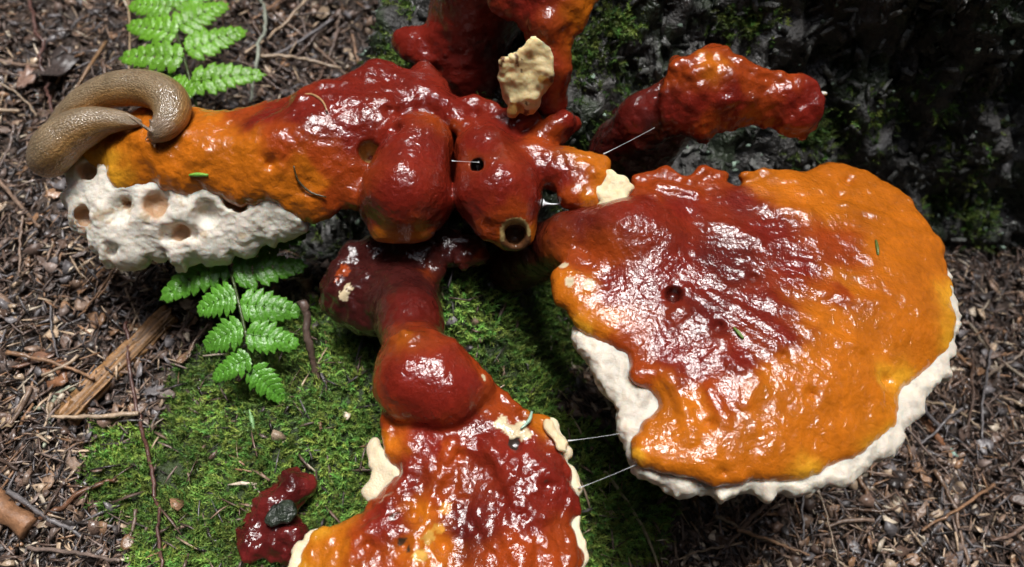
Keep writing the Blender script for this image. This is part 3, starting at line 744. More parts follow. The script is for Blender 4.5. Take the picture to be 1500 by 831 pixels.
# common foot down into the stump
sc_.cone(P(685, 250, -0.042), P(700, 300, -0.11), rpx(70, 690, 270, 0), rpx(66, 700, 300, -.08), 'foot', 0.02)
cl_col = [(120, 205, 0, YEL), (155, 255, -.004, YEL, .2), (170, 185, .006, ORG, .7), (220, 240, .004, ORG), (230, 180, .008, ORG), (300, 250, .004, ORG), (310, 170, .008, ORG), (350, 220, .012, ORG), (400, 270, 0, ORG), (430, 295, -.008, ORG), (350, 160, .01, ORED),
          (395, 175, .013, RED), (420, 200, .015, ORED), (450, 170, .017, RED), (470, 230, .012, ORED), (450, 260, .006, ORG), (500, 250, .008, ORED), (490, 280, -.004, ORED, .6), (510, 200, .015, RED), (500, 150, .018, RED), (560, 120, .012, RED), (600, 150, .012, RED),
          (570, 210, .014, RED), (620, 230, .016, RED), (590, 290, .015, RED), (640, 300, 0, RED), (550, 310, 0, RED), (560, 352, -.008, ORG, .25), (610, 350, -.006, ORG, .25), (640, 180, .016, ORED, .4), (660, 160, .012, RED), (535, 240, .012, ORED, .3),
          (700, 215, .018, RED), (730, 270, .018, RED), (770, 290, .006, RED), (690, 300, .005, RED), (750, 320, .008, ORED), (745, 358, -.006, ORG, .3), (775, 345, -.004, ORG, .3), (715, 345, 0, ORED, .5), (705, 240, .012, ORG, .12),
          (750, 180, .012, RED), (800, 205, .006, ORED), (830, 178, .01, RED), (800, 245, .012, RED), (830, 260, .012, RED), (855, 235, .01, ORG), (880, 245, .006, ORG), (870, 295, .004, ORG), (840, 290, .008, ORED), (700, 300, -.05, DRED), (700, 300, -.09, XRED), (620, 260, -.03, DRED), (760, 250, -.03, DRED)]
def cl_cfun(p, C):
    n = fbm(p, 60, 3, 41)[:, None]; C = C*(1+0.15*n)
    t = (p-HA)@VA; ax = np.linalg.norm(p-(HA+t[:, None]*VA), axis=1); R = Rpx(22, HA)
    ins = (ax < R*1.10) & (t > -0.004) & (t < 0.028)
    C = np.where((ins & (t < 0.014))[:, None], np.array([0.46, 0.34, 0.14])*(1+0.6*n), C)
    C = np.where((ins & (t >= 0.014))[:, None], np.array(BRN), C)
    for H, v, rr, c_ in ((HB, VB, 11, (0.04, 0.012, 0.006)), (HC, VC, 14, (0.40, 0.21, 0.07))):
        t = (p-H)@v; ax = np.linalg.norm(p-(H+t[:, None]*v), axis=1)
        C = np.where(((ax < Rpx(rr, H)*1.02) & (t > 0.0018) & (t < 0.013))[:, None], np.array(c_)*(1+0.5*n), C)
    return C
build(sc_, CL, M['crust'], cl_col, ((50, 0.0014, 2, 'n'), (150, 0.0007, 2, 'n')), cfun=cl_cfun, calm=((P(592, 275, 0), .036, .4), (P(728, 280, 0), .034, .4)))
# white flesh of the broken arm
s3 = Solid(0.0011)
s3.slab([(108, 214, -0.006), (88, 250, -0.012), (82, 280, -0.018), (96, 312, -0.024), (122, 338, -0.030), (142, 370, -0.036), (182, 374, -0.036), (232, 368, -0.035), (252, 384, -0.036), (285, 368, -0.034), (340, 350, -0.030), (400, 334, -0.024), (442, 316, -0.016),
         (425, 295, -0.010), (380, 265, -0.007), (300, 250, -0.006), (200, 240, -0.006), (140, 220, -0.006)],
        [(150, 290, -0.014), (200, 310, -0.018), (260, 320, -0.020), (320, 310, -0.018), (370, 305, -0.014), (200, 270, -0.009), (300, 285, -0.009), (170, 340, -0.027), (300, 340, -0.027)], 0.020, 0.008, 'flesh', rag=0.0035, seed=12)
CRAT = [(128, 248, 12, .005, 1), (183, 294, 8, .006, 1), (120, 316, 10, .004, 1), (244, 343, 11, .002, 0), (262, 337, 13, .004, 1), (286, 344, 9, .001, 0), (335, 293, 10, .004, 1), (350, 298, 9, .003, 1), (228, 300, 20, -.002, 1), (172, 310, 20, -.003, 0), (163, 366, 10, .003, 0), (300, 315, 18, -.003, 0)]
CRH = [(s3.bore(a, b, r*1.2, dp+.0022, .85, .0025), r, t_) for (a, b, r, dp, t_) in CRAT]
def fl_col(p):
    n = fbm(p, 140, 3, 9)[:, None]
    C = np.array(WHITE)*(1+0.10*fbm(p, 60, 3, 3)[:, None])*np.where(n > 0.75, np.array([0.86, 0.78, 0.66]), np.array([1.0, 1, 1]))
    for ((c, v), r, t_) in CRH:
        if t_:
            t = (p-c)@v; ax = np.linalg.norm(p-(c+t[:, None]*v), axis=1)
            m = (smooth01(1.15, 0.8, ax/Rpx(r*1.2, c)+0.2*n[:, 0])*smooth01(0.0012, 0.0045, t)*smooth01(0.02, 0.014, t))[:, None]
            C = C*(1-m)+m*np.array([0.46, 0.29, 0.17])
    return C
build(s3, CL, M['flesh'], fl_col, ((45, 0.0026, 2, 'n'), (130, 0.0007, 2, 'n'), (330, 0.0005, 2, 'r')))
s4 = Solid(0.0009)      # white flesh inside the broken right lobe
s4.slab([(848, 262, .010), (860, 249, .011), (884, 246, .011), (902, 252, .011), (918, 256, .011), (925, 270, .011), (920, 290, .010), (906, 302, .009), (888, 309, .008), (876, 302, .006), (880, 290, .008), (864, 278, .009)], [(885, 268, .0085)], 0.009, 0.003, 'flesh', rag=0.0015)
build(s4, CL, M['flesh'], lambda p: np.array([0.76, 0.64, 0.40])*(1+0.12*fbm(p, 120, 2, 3)[:, None]), ((120, 0.0015, 3, 'n'),))

# --- bracket rising at the back of the cluster ---------------------------
TB = thing('bracket_mushroom', 'dark red upright bracket behind the red lobes, with a torn cream patch on its stalk', 'mushroom', P(690, 160, -0.05))
s5 = Solid(0.0013)
s5.cone(P(720, -50, 0.045), P(690, 110, -0.02), rpx(82, 720, -50, .04), rpx(42, 690, 110, 0), 'stem', 0.02)
s5.cone(P(690, 110, -0.02), P(690, 170, -0.07), rpx(42, 690, 110, 0), rpx(50, 690, 170, -.05), 'stem', 0.02)
s5.cone(P(660, 20, 0.01), P(690, 110, -0.02), rpx(30, 660, 20, .01), rpx(34, 690, 110, 0), 'stem', 0.02)
s5.cone(P(640, 70, 0.0), P(595, 60, 0.0), rpx(24, 640, 70, 0), rpx(19, 595, 60, 0), 'knob', 0.012)
s5.cone(P(605, 75, 0.0), P(622, 88, 0.0), rpx(15, 605, 75, 0), rpx(11, 622, 88, 0), 'knob', 0.006)
s5.slab([(700, -60, .075), (800, -80, .075), (880, -50, .07), (868, 5, .065), (858, 28, .06), (835, 48, .055), (800, 55, .052), (770, 40, .055), (745, 10, .062), (715, -15, .07)], [(800, -10, .072)], 0.016, 0.007, 'cap', 0.008, rag=0.002)
s5.cone(P(800, 40, 0.055), P(812, 100, 0.035), rpx(24, 800, 40, .045), rpx(18, 812, 100, .018), 'stalk', 0.01)
s5.cone(P(812, 100, 0.035), P(808, 150, 0.012), rpx(18, 812, 100, .018), rpx(24, 808, 150, 0), 'stalk', 0.01)
tb_col = [(700, 20, .03, DRED), (680, 80, 0, DRED), (690, 140, -.03, XRED), (740, 60, .02, XRED), (650, 20, .02, RED), (600, 60, .005, RED), (625, 80, .005, RED), (800, 10, .06, RED), (835, 20, .055, ORED), (850, 30, .055, ORG), (780, 0, .065, RED), (860, 0, .06, ORG, .5), (800, 80, .035, RED), (815, 115, .05, RED), (822, 145, .03, ORED), (800, 160, .01, RED), (795, 60, .045, ORED)]
build(s5, TB, M['crust'], tb_col, ((45, 0.0018, 2, 'n'), (140, 0.0009, 2, 'n')), cfun=lambda p, C: C*(1+0.15*fbm(p, 60, 3, 41)[:, None]))
s6 = Solid(0.0010)
s6.slab([(733, 84, .052), (760, 70, .055), (795, 66, .056), (806, 85, .052), (800, 112, .044), (788, 134, .036), (774, 152, .030), (760, 156, .028), (742, 152, .030), (736, 120, .038)], [], 0.014, 0.003, 'flesh', rag=0.002)
build(s6, TB, M['flesh'], lambda p: np.where(fbm(p*np.array([1.5, .6, .6]), 120, 3, 5)[:, None] > 0.27, np.array([[0.16, 0.07, 0.025]]), np.where(fbm(p, 55, 2, 16)[:, None] > 0.25, np.array([[0.62, 0.38, 0.11]]), np.array([[0.70, 0.56, 0.30]]))*(1+0.25*fbm(p, 90, 2, 6)[:, None])), ((100, 0.0022, 3, 'n'),))
s6 = Solid(0.0010)
s6.cone(P(866, -2, .062), P(862, 12, .060), rpx(7, 866, 0, .06), rpx(5, 862, 12, .06), 'flesh_tip')
build(s6, TB, M['flesh'], lambda p: np.tile(np.array(CREAM), (len(p), 1)), ((200, 0.001, 2, 'n'),))

# --- slanting bracket in front of the bark --------------------------------
UB = thing('bracket_mushroom', 'glossy red slanting bracket with a wrinkled top, on a dark red stalk', 'mushroom', P(890, 235, -0.04))
s7 = Solid(0.0011)
s7.slab([(972, 108, .040), (988, 82, .042), (1012, 78, .044), (1032, 66, .046), (1052, 60, .047), (1075, 76, .044), (1110, 92, .042), (1150, 98, .040), (1196, 112, .038), (1214, 136, .034), (1210, 168, .028), (1178, 183, .025), (1140, 172, .027), (1105, 170, .028), (1065, 178, .026), (1022, 187, .024), (988, 180, .024), (967, 156, .028)],
        [(1080, 130, .042), (1160, 140, .037), (1020, 130, .042)], 0.016, 0.0045, 'cap', 0.006, rag=0.002)
for (a, b, c, d, r) in ((990, 95, 1015, 90, 11), (1030, 82, 1060, 75, 13), (1075, 88, 1100, 98, 9), (985, 100, 972, 135, 6), (972, 135, 975, 170, 5), (1110, 105, 1145, 108, 7), (1040, 100, 1010, 110, 7), (1060, 145, 1110, 140, 6)):
    s7.ridge(a, b, c, d, r, 'cap', 0.004, 0.7, .85)
s7.cone(P(1000, 135, .018), P(945, 180, .000), rpx(34, 1000, 135, .03), rpx(38, 945, 180, 0), 'stalk', 0.004)
s7.cone(P(945, 180, .004), P(905, 220, -.025), rpx(38, 945, 180, 0), rpx(32, 905, 220, -.02), 'stalk', 0.012)
s7.cone(P(1000, 170, .012), P(930, 250, -.04), rpx(34, 1000, 160, .02), rpx(40, 930, 250, -.03), 'stalk', 0.004)
s7.cone(P(905, 220, -.025), P(930, 170, -.09), rpx(32, 905, 220, -.02), rpx(42, 930, 170, -.08), 'stalk', 0.02)
ub_col = [(990, 95, .045, ORED), (1050, 70, .047, ORED), (1040, 95, .046, ORG, .3), (1100, 110, .044, ORED), (1140, 115, .042, ORED), (1080, 140, .043, RED), (1030, 160, .036, RED), (990, 170, .028, RED), (1035, 183, .026, ORED, .5), (1150, 150, .036, RED), (1195, 150, .033, RED), (1120, 160, .032, ORED, .4), (955, 165, .025, DRED, 2), (960, 190, .01, XRED, 3), (930, 190, .01, DRED, 2), (980, 200, .01, XRED, 3), (910, 215, -.01, XRED), (960, 220, -.01, XRED), (930, 200, -.05, XRED)]
build(s7, UB, M['crust'], ub_col, ((60, 0.0012, 2, 'n'), (170, 0.0008, 2, 'n')), cfun=lambda p, C: C*(1+0.2*fbm(p, 80, 3, 41)[:, None]))
s6 = Solid(0.0009); s6.cone(P(1194, 138, .032), P(1210, 137, .031), rpx(5, 1208, 136, .03), rpx(3, 1216, 137, .03), 'flesh_tip')
build(s6, UB, M['flesh'], lambda p: np.tile(np.array(WHITE), (len(p), 1)), ())

# --- bracket hanging low in front, bulge above a grooved flat cap ------------
LB = thing('bracket_mushroom', 'wet red bracket with a swollen round bulge above a grooved orange-edged cap', 'mushroom', P(560, 420, -0.075))
s8 = Solid(0.0011)
lowcap = [(556, 606, -.018), (562, 640, -.018), (572, 668, -.018), (580, 692, -.018), (556, 720, -.018), (510, 752, -.019), (462, 770, -.021), (440, 800, -.022), (428, 835, -.022), (440, 900, -.022), (520, 960, -.02), (640, 985, -.02), (760, 975, -.02), (828, 930, -.02), (850, 870, -.02), (853, 805, -.02), (838, 770, -.02), (849, 735, -.02), (843, 690, -.02), (828, 655, -.019), (815, 628, -.018), (798, 603, -.018), (770, 600, -.018), (748, 586, -.018), (722, 560, -.017), (690, 545, -.014), (640, 540, -.012), (580, 560, -.014)]
s8.slab(lowcap, [(640, 650, -.014), (760, 650, -.012), (770, 730, -.012), (600, 780, -.014), (690, 700, -.016), (680, 800, -.017), (770, 830, -.013), (560, 850, -.015), (640, 900, -.015)], 0.011, 0.005, 'cap', 0.004, rag=0.0022, droop=0.002)
s8.cone(P(612, 560, -.012), P(650, 575, -.012), rpx(64, 612, 560, -.01), rpx(56, 650, 575, -.01), 'bulge', 0.004)
s8.cone(P(650, 550, -.012), P(700, 565, -.014), rpx(56, 650, 560, -.01), rpx(24, 700, 565, -.01), 'bulge', 0.008)
s8.cone(P(605, 520, -.014), P(600, 465, -.03), rpx(44, 605, 520, -.01), rpx(40, 600, 465, -.03), 'stem', 0.012)
s8.cone(P(600, 465, -.03), P(590, 400, -.075), rpx(40, 600, 465, -.03), rpx(60, 590, 400, -.06), 'stem', 0.016)
s8.cone(P(585, 430, -.045), P(515, 425, -.05), rpx(46, 585, 430, -.04), rpx(34, 515, 425, -.05), 'side_lobe', 0.012)
s8.cone(P(515, 425, -.05), P(503, 400, -.045), rpx(34, 515, 435, -.05), rpx(18, 503, 400, -.045), 'side_lobe', 0.01)
s8.cone(P(500, 440, -.055), P(540, 460, -.055), rpx(28, 500, 440, -.05), rpx(34, 540, 460, -.05), 'side_lobe', 0.012)
# dark wrinkled plate under the lobes, their shade partly put into its colour
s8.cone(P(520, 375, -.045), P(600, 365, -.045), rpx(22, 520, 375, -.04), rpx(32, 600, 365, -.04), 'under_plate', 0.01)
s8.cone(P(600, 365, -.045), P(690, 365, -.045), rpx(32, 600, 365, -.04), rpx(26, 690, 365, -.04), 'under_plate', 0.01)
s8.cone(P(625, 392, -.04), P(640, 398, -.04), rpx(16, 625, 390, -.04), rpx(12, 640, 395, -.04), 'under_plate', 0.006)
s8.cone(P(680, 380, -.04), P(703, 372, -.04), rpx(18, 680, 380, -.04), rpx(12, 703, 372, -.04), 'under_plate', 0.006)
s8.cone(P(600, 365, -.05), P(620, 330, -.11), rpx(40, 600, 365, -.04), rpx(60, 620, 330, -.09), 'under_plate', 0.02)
for (a, b, c, d, r) in ((575, 497, 615, 492, 7), (590, 490, 600, 500, 6)): s8.ridge(a, b, c, d, r, 'stem', 0.003, 0.7)
for (a, b, c, d, r) in ((740, 580, 770, 610, 9), (770, 608, 800, 615, 8), (565, 615, 575, 660, 9), (575, 660, 600, 650, 8), (640, 700, 625, 760, 6), (625, 760, 600, 831, 6), (655, 690, 660, 650, 7), (720, 660, 740, 700, 5), (780, 660, 800, 700, 5), (700, 740, 720, 800, 5), (560, 760, 520, 800, 5), (760, 740, 800, 760, 5), (740, 780, 760, 831, 5), (600, 690, 570, 740, 5), (810, 690, 835, 720, 5)):
    s8.ridge(a, b, c, d, r, 'cap', 0.005, 0.5)
s8.cut(P(694, 690, -.006), rpx(13, 694, 690, -.01), 0.010, b=P(682, 860, -.007), rb=rpx(15, 682, 860, -.01))
for (a, b, r) in ((590, 800, 9), (605, 755, 7), (737, 727, 7), (755, 650, 8), (800, 710, 7), (672, 665, 6), (650, 800, 8), (540, 800, 6)): s8.bore(a, b, r, .001, .7, .004)
lb_col = [(640, 570, .005, RED, .8), (600, 560, .005, RED), (680, 565, 0, RED), (620, 610, -.005, RED), (600, 500, 0, RED), (595, 496, .003, ORG, .25), (600, 455, -.01, DRED), (600, 425, -.03, XRED, 2), (570, 440, -.03, XRED, 2), (540, 440, -.03, XRED, 3), (520, 430, -.03, XRED, 2), (500, 450, -.04, XRED, 2), (520, 375, -.03, XRED, 3), (560, 370, -.03, XRED, 3), (600, 380, -.03, XRED, 3), (640, 370, -.025, XRED, 3), (670, 365, -.03, XRED, 3), (630, 393, -.03, ORED, .12), (690, 375, -.03, ORED, .15), (640, 340, -.07, XRED),  # XRED seeds: dark maroon side lobe and plate, shade included in the colour
          (710, 555, -.008, ORED, .6), (745, 590, -.012, ORED), (800, 610, -.015, ORG, .6), (640, 650, -.012, RED), (700, 640, -.012, RED), (760, 660, -.01, RED), (800, 690, -.012, RED), (830, 720, -.016, RED), (830, 790, -.016, ORED), (800, 830, -.014, ORED), (740, 820, -.014, ORED), (760, 750, -.012, RED), (690, 760, -.016, DRED), (640, 720, -.012, ORED), (615, 740, -.012, ORG, .5), (620, 800, -.012, ORG, .4), (660, 660, -.012, ORED, .5),
          (600, 700, -.013, RED), (560, 760, -.014, RED), (520, 790, -.016, ORED), (480, 790, -.018, ORG), (450, 815, -.02, ORG), (436, 825, -.021, YEL, .7), (460, 775, -.02, YEL, .5), (560, 620, -.016, ORED), (565, 640, -.016, ORG, .4), (560, 850, -.014, ORED), (640, 930, -.015, ORG), (520, 900, -.018, ORG), (780, 920, -.016, ORG)]
def lb_cfun(p, C):
    n = fbm(p, 60, 3, 41)[:, None]; C = C*(1+0.18*n)
    m3 = fbm(p, 190, 3, 47)[:, None]
    for (a, b, r, c) in ((755, 630, 17, CREAM), (738, 622, 10, CREAM), (625, 790, 12, (0.55, 0.3, 0.06)), (618, 815, 10, (0.55, 0.3, 0.06)), (508, 434, 9, CREAM), (511, 420, 6, CREAM), (588, 792, 6, (0.04, 0.025, 0.014)), (594, 803, 6, (0.04, 0.025, 0.014)), (584, 808, 5, (0.05, 0.03, 0.02)), (575, 758, 6, (0.06, 0.022, 0.012)), (582, 752, 4, (0.06, 0.022, 0.012)), (755, 648, 8, (0.03, 0.02, 0.015)), (800, 712, 7, (0.06, 0.03, 0.02)), (738, 727, 5, TAN), (672, 665, 7, (0.5, 0.28, 0.08)), (708, 552, 6, CREAM), (640, 770, 8, (0.5, 0.22, 0.03)), (655, 745, 8, (0.5, 0.2, 0.03)), (500, 398, 12, ORED)):
        d = np.linalg.norm(p-s8.hit(a, b), axis=1)[:, None]; C = np.where(d < rpx(r, a, b, -.01)*(0.95+0.8*m3), np.array(c)*(1+0.3*m3), C)
    return C
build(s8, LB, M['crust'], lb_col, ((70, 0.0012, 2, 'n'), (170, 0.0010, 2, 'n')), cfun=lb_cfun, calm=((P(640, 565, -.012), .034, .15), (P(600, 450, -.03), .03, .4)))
s9 = Solid(0.0011)
s9.slab([(548, 642, -.024), (562, 660, -.023), (585, 680, -.023), (600, 700, -.023), (560, 725, -.024), (541, 738, -.025), (533, 715, -.025), (544, 690, -.024), (536, 676, -.024)], [], 0.006, 0.0025, 'flesh', rag=0.002)
build(s9, LB, M['flesh'], lambda p: np.array([0.66, 0.56, 0.39])*(1+0.12*fbm(p, 100, 3, 3)[:, None]), ((110, 0.0012, 2, 'n'),))
s9 = Solid(0.0011)
s9.slab([(780, 620, -.021), (800, 607, -.020), (822, 625, -.021), (834, 655, -.021), (830, 675, -.022), (847, 690, -.023), (852, 730, -.024), (848, 780, -.024), (858, 810, -.024), (852, 880, -.024), (780, 880, -.026), (780, 700, -.026)], [], 0.007, 0.0025, 'flesh', rag=0.0028, seed=5)
LBF = lambda p: np.array([0.66, 0.56, 0.39])*(1+0.12*fbm(p, 100, 3, 3)[:, None])
build(s9, LB, M['flesh'], LBF, ((110, 0.0012, 2, 'n'),))
s9 = Solid(0.0011)
s9.slab([(470, 768, -.025), (440, 792, -.026), (426, 820, -.026), (420, 850, -.026), (440, 910, -.026), (560, 900, -.027), (560, 800, -.027)], [], 0.006, 0.0025, 'flesh', rag=0.002)
build(s9, LB, M['flesh'], lambda p: np.array([0.76, 0.64, 0.44])*(1+0.12*fbm(p, 100, 3, 3)[:, None]), ((110, 0.0012, 3, 'n'), (260, 0.0007, 2, 'n')))
s9 = Solid(0.0008)
s9.slab([(800, 615, -.0145), (812, 625, -.0145), (826, 640, -.0150), (832, 662, -.0155), (820, 658, -.0145), (806, 640, -.0135), (798, 625, -.014)], [], 0.004, 0.0015, 'flesh_scar', rag=0.0015)
build(s9, LB, M['flesh'], lambda p: np.array([0.72, 0.58, 0.36])*(1+0.12*fbm(p, 100, 3, 3)[:, None]), ((150, 0.0008, 2, 'n'),))

# --- small fallen piece on the moss ------------------------------------------
gz = float(ground(*P(405, 770, -.10)[:2]))
FR = thing('bracket_fragment', 'small broken dark red bracket piece lying on the moss with a dark chip on it', 'mushroom', P(405, 770, gz))
sA = Solid(0.0013)
for (a, b, c, d, r1, r2) in ((430, 715, 400, 750, 26, 30), (400, 750, 375, 800, 30, 24), (430, 715, 452, 712, 22, 12), (400, 745, 430, 790, 28, 26), (375, 790, 430, 800, 26, 22), (365, 770, 355, 775, 14, 12)):
    sA.cone(P(a, b, gz+.008), P(c, d, gz+.008), rpx(r1, a, b, gz)*.9, rpx(r2, c, d, gz)*.9, 'body', 0.005)
build(sA, FR, M['crust'], lambda p: np.array([0.11, 0.011, 0.010])*(1+0.5*fbm(p, 70, 3, 3)[:, None]), ((70, 0.003, 3, 'n'), (190, 0.0015, 2, 'n')))
sA = Solid(0.0013)
sA.slab([(385, 760, gz+.026), (405, 735, gz+.026), (425, 735, gz+.026), (432, 750, gz+.026), (410, 768, gz+.026), (392, 775, gz+.026)], [], 0.006, 0.0028, 'chip', rag=0.002)
build(sA, FR, M['bark'], lambda p: np.array([0.030, 0.040, 0.028])*(1+0.4*fbm(p, 120, 2, 3)[:, None]), ((150, 0.001, 2, 'n'),))

# ------------------------------------------------------------------ slug
SLP = [(226, 199, .0155, 9), (238, 190, .018, 17), (251, 172, .019, 23), (250, 151, .019, 27), (234, 136, .019, 27), (208, 129, .018, 26), (178, 130, .017, 25), (150, 137, .014, 23), (124, 152, .010, 22), (102, 172, .003, 20), (84, 200, -.004, 20), (72, 222, -.010, 22),
       (70, 234, -.004, 26), (80, 218, .004, 31), (98, 200, .008, 30), (124, 186, .011, 27), (150, 178, .0135, 20), (176, 177, .015, 14), (194, 179, .0155, 8), (204, 180, .0155, 4)]
sp = np.array([P(a, b, z) for a, b, z, r in SLP]); sr = np.array([rpx(r, a, b, z) for a, b, z, r in SLP])
spd = spline(np.concatenate([sp, sr[:, None]*0+sr[:, None]], 1), 90)
sS = Solid(0.0006, 0.003)
for i in range(len(spd)-1):
    sS.cone(spd[i, :3], spd[i+1, :3], max(spd[i, 3], 4e-4), max(spd[i+1, 3], 4e-4), 'body', 0.0012)
hd = spd[0, :3]
for (a, b, z, c, d, z2, r1, r2) in ((222, 193, .022, 190, 171, .031, 3.0, 1.8), (226, 193, .019, 220, 176, .026, 2.8, 2.0), (222, 203, .014, 227, 215, .012, 3.0, 2.0), (217, 200, .014, 213, 205, .012, 2.0, 1.2)):
    sS.cone(P(a, b, z), P(c, d, z2), rpx(r1, a, b, z), rpx(r2, c, d, z2), 'body', 0.0014)
Vs, Qs = sS.surface(); Vs = relax(Vs, Qs, 2)
best = np.full(len(Vs), 1e9); sid = np.zeros(len(Vs), int)
for i in range(len(spd)):
    d = ((Vs-spd[i, :3])**2).sum(1)/(spd[i, 3]+.002)**2; m_ = d < best; best[m_] = d[m_]; sid[m_] = i
arc = np.concatenate([[0], np.cumsum(np.linalg.norm(np.diff(spd[:, :3], axis=0), axis=1))])
tan = np.gradient(spd[:, :3], axis=0); tan /= np.linalg.norm(tan, axis=1)[:, None]
rel = Vs-spd[sid, :3]; along = (rel*tan[sid]).sum(1)
zax = np.array([0, 0, 1.0])-tan[sid]*tan[sid][:, 2:3]; zax /= np.linalg.norm(zax, axis=1)[:, None]; xax = np.cross(tan[sid], zax)
ca, sa = (rel*zax).sum(1), (rel*xax).sum(1); ang = np.arctan2(sa, ca)
flow = np.stack([arc[sid]+along, ang*0.0072, 0*ang], 1)
u = smooth01(0.35, 0.95, np.cos(ang))
stripe = 0.5+0.5*np.sin(ang*26+1.5*fbm(np.stack([flow[:, 0]*60, ang, 0*ang], 1), 1.0, 2, 4))
Cs = np.array([0.48, 0.27, 0.09])*(1-u)[:, None]+np.array([0.30, 0.225, 0.135])*u[:, None]
Cs = Cs*(1-0.30*stripe*(1-0.5*u))[:, None]
Cs = np.where((arc[sid] < 0.012)[:, None], Cs*0.6+0.4*np.array([0.38, 0.28, 0.22]), Cs)*(1+0.14*fbm(Vs, 130, 3, 5)[:, None])
SL = tag(add('slug', mesh_np('slug', Vs, Qs, None, M['slug'], np.clip(Cs, 0, 1), vnormals(Vs, Qs), flow)), 'brown wrinkled slug folded double on the tip of the orange arm', 'slug')

# ------------------------------------------------------------------ ferns
def pinna_mesh(L, Wd, seed, npair=7):
    r = np.random.default_rng(seed); V, T, Cc = [], [], []
    def leaf(base, dirv, ln, wd, cv_):
        # a toothed lobe with a midrib crease, fan of triangles along its own midline
        side = np.array([-dirv[1], dirv[0], 0.0]); n = 7; b0 = len(V)
        for i in range(n+1):
            t = i/n; prof = wd*(math.sin(math.pi*min(1, (t*0.88+0.12)))**0.55)*(1.0 if t < 0.97 else 0.25)
            tooth = 1.0+(0.20 if i % 2 else -0.14)
            c = base+dirv*ln*t+np.array([0, 0, cv_*ln*(t-t*t*1.3)])
            V.extend([c-side*prof*tooth+np.array([0, 0, -wd*0.22]), c-side*prof*0.5+np.array([0, 0, wd*0.10]), c+np.array([0, 0, -wd*0.06]), c+side*prof*0.5+np.array([0, 0, wd*0.10]), c+side*prof*tooth+np.array([0, 0, -wd*0.22])])
            k = r.uniform(0.9, 1.1); Cc.extend([k*0.95, k, k*0.72, k, k*0.95])
        for i in range(n):
            for j in range(4):
                a = b0+i*5+j; T.append((a, a+1, a+6, a+5))
    for k in range(npair):
        t = (k+0.35)/(npair+0.6)
        env = 1.5*Wd*(1-0.80*t**1.6)*(0.86+0.2*min(1, t*6))
        for s in (-1, 1):
            ang_ = math.radians(66-26*t)+r.normal(0, 0.05)
            d = np.array([math.cos(ang_), s*math.sin(ang_), 0.0]); base = np.array([L*t, 0, 0.0])
            leaf(base, d, env*1.04*r.uniform(0.94, 1.06), L/(npair+0.6)*0.54, 0.22)
    leaf(np.array([L*0.84, 0, 0.0]), np.array([1.0, 0, 0]), L*0.17, Wd*0.16, 0.1)
    V = np.array(V); V[:, 2] += 0.10*V[:, 0]-0.9*V[:, 0]**2/L*0.25+0.0006*noise(V, 150, seed)
    return V, np.array(T), np.array(Cc)
def frond(name, label, rachis, pinnae, seed, bright):
    base = P(*rachis[-1]); T_ = thing(name, label, 'fern', base)
    pts = spline([P(*q) for q in rachis], 30)
    V, Q, T = tube_np(pts, np.linspace(0.0007, 0.0013, 30), 6)
    add('rachis', mesh_np('rachis', V, Q, T, M['fern'], np.tile([0.05, 0.075, 0.02], (len(V), 1))), T_)
    for i, (a, b, z, c, d, z2, wpx) in enumerate(pinnae):
        A, B = P(a, b, z), P(c, d, z2); ax = B-A; L = np.linalg.norm(ax); ax = ax/L
        s = np.cross([0.05*(i % 3-1), -0.28, 1.0], ax); s /= np.linalg.norm(s); up = np.cross(ax, s)
        V, Q, cc = pinna_mesh(L, rpx(wpx, a, b, z), seed+i)
        Wv = A+V[:, :1]*ax+V[:, 1:2]*s+V[:, 2:]*up
        C = np.array(bright)*cc[:, None]*(1+0.18*noise(Wv, 60, seed)[:, None])
        p = add('pinna', mesh_np('pinna', Wv, Q, None, M['fern'], C), T_)
        mv_ = np.array([[t*L, 0, 0.10*t*L-0.225*t*t*L-0.0002] for t in np.linspace(0, 0.98, 8)])
        V2, Q2, T2 = tube_np(A+mv_[:, :1]*ax+mv_[:, 1:2]*s+mv_[:, 2:]*up, np.linspace(0.0005, 0.00015, 8), 5)
        add('midrib', mesh_np('midrib', V2, Q2, T2, M['fern'], np.tile(np.array(bright)*0.8, (len(V2), 1))), p)
    return T_
frond('fern_frond', 'bright green fern frond standing behind the slug', [(250, -70, -.052), (253, 0, -.05), (258, 45, -.05), (270, 85, -.052), (280, 125, -.056), (290, 165, -.07), (300, 215, -.115)],
      [(252, 10, -.049, 182, 4, -.050, 18), (255, 12, -.049, 320, -28, -.050, 18), (259, 40, -.049, 333, -2, -.050, 20), (258, 50, -.049, 177, 30, -.051, 19), (268, 84, -.050, 165, 78, -.053, 20), (272, 76, -.050, 360, 37, -.050, 20), (280, 120, -.053, 386, 102, -.051, 20), (282, 142, -.056, 238, 104, -.057, 17), (250, -30, -.050, 175, -38, -.050, 18), (250, -45, -.05, 330, -75, -.05, 18)], 11, (0.15, 0.36, 0.03))
frond('fern_frond', 'green fern frond hanging over the moss below the broken white flesh', [(322, 330, -.062), (330, 370, -.06), (344, 420, -.06), (357, 475, -.064), (366, 520, -.074), (372, 560, -.10)],
      [(334, 378, -.059, 228, 436, -.064, 24), (340, 398, -.059, 449, 386, -.062, 22), (334, 372, -.059, 453, 334, -.060, 20), (330, 362, -.060, 236, 372, -.063, 20), (346, 430, -.060, 284, 456, -.066, 20), (350, 446, -.061, 441, 455, -.067, 21), (356, 478, -.064, 294, 508, -.070, 20), (360, 488, -.065, 438, 504, -.072, 20), (366, 522, -.072, 306, 556, -.080, 16), (368, 538, -.078, 416, 590, -.092, 18), (324, 340, -.062, 420, 310, -.062, 18)], 51, (0.10, 0.29, 0.03))

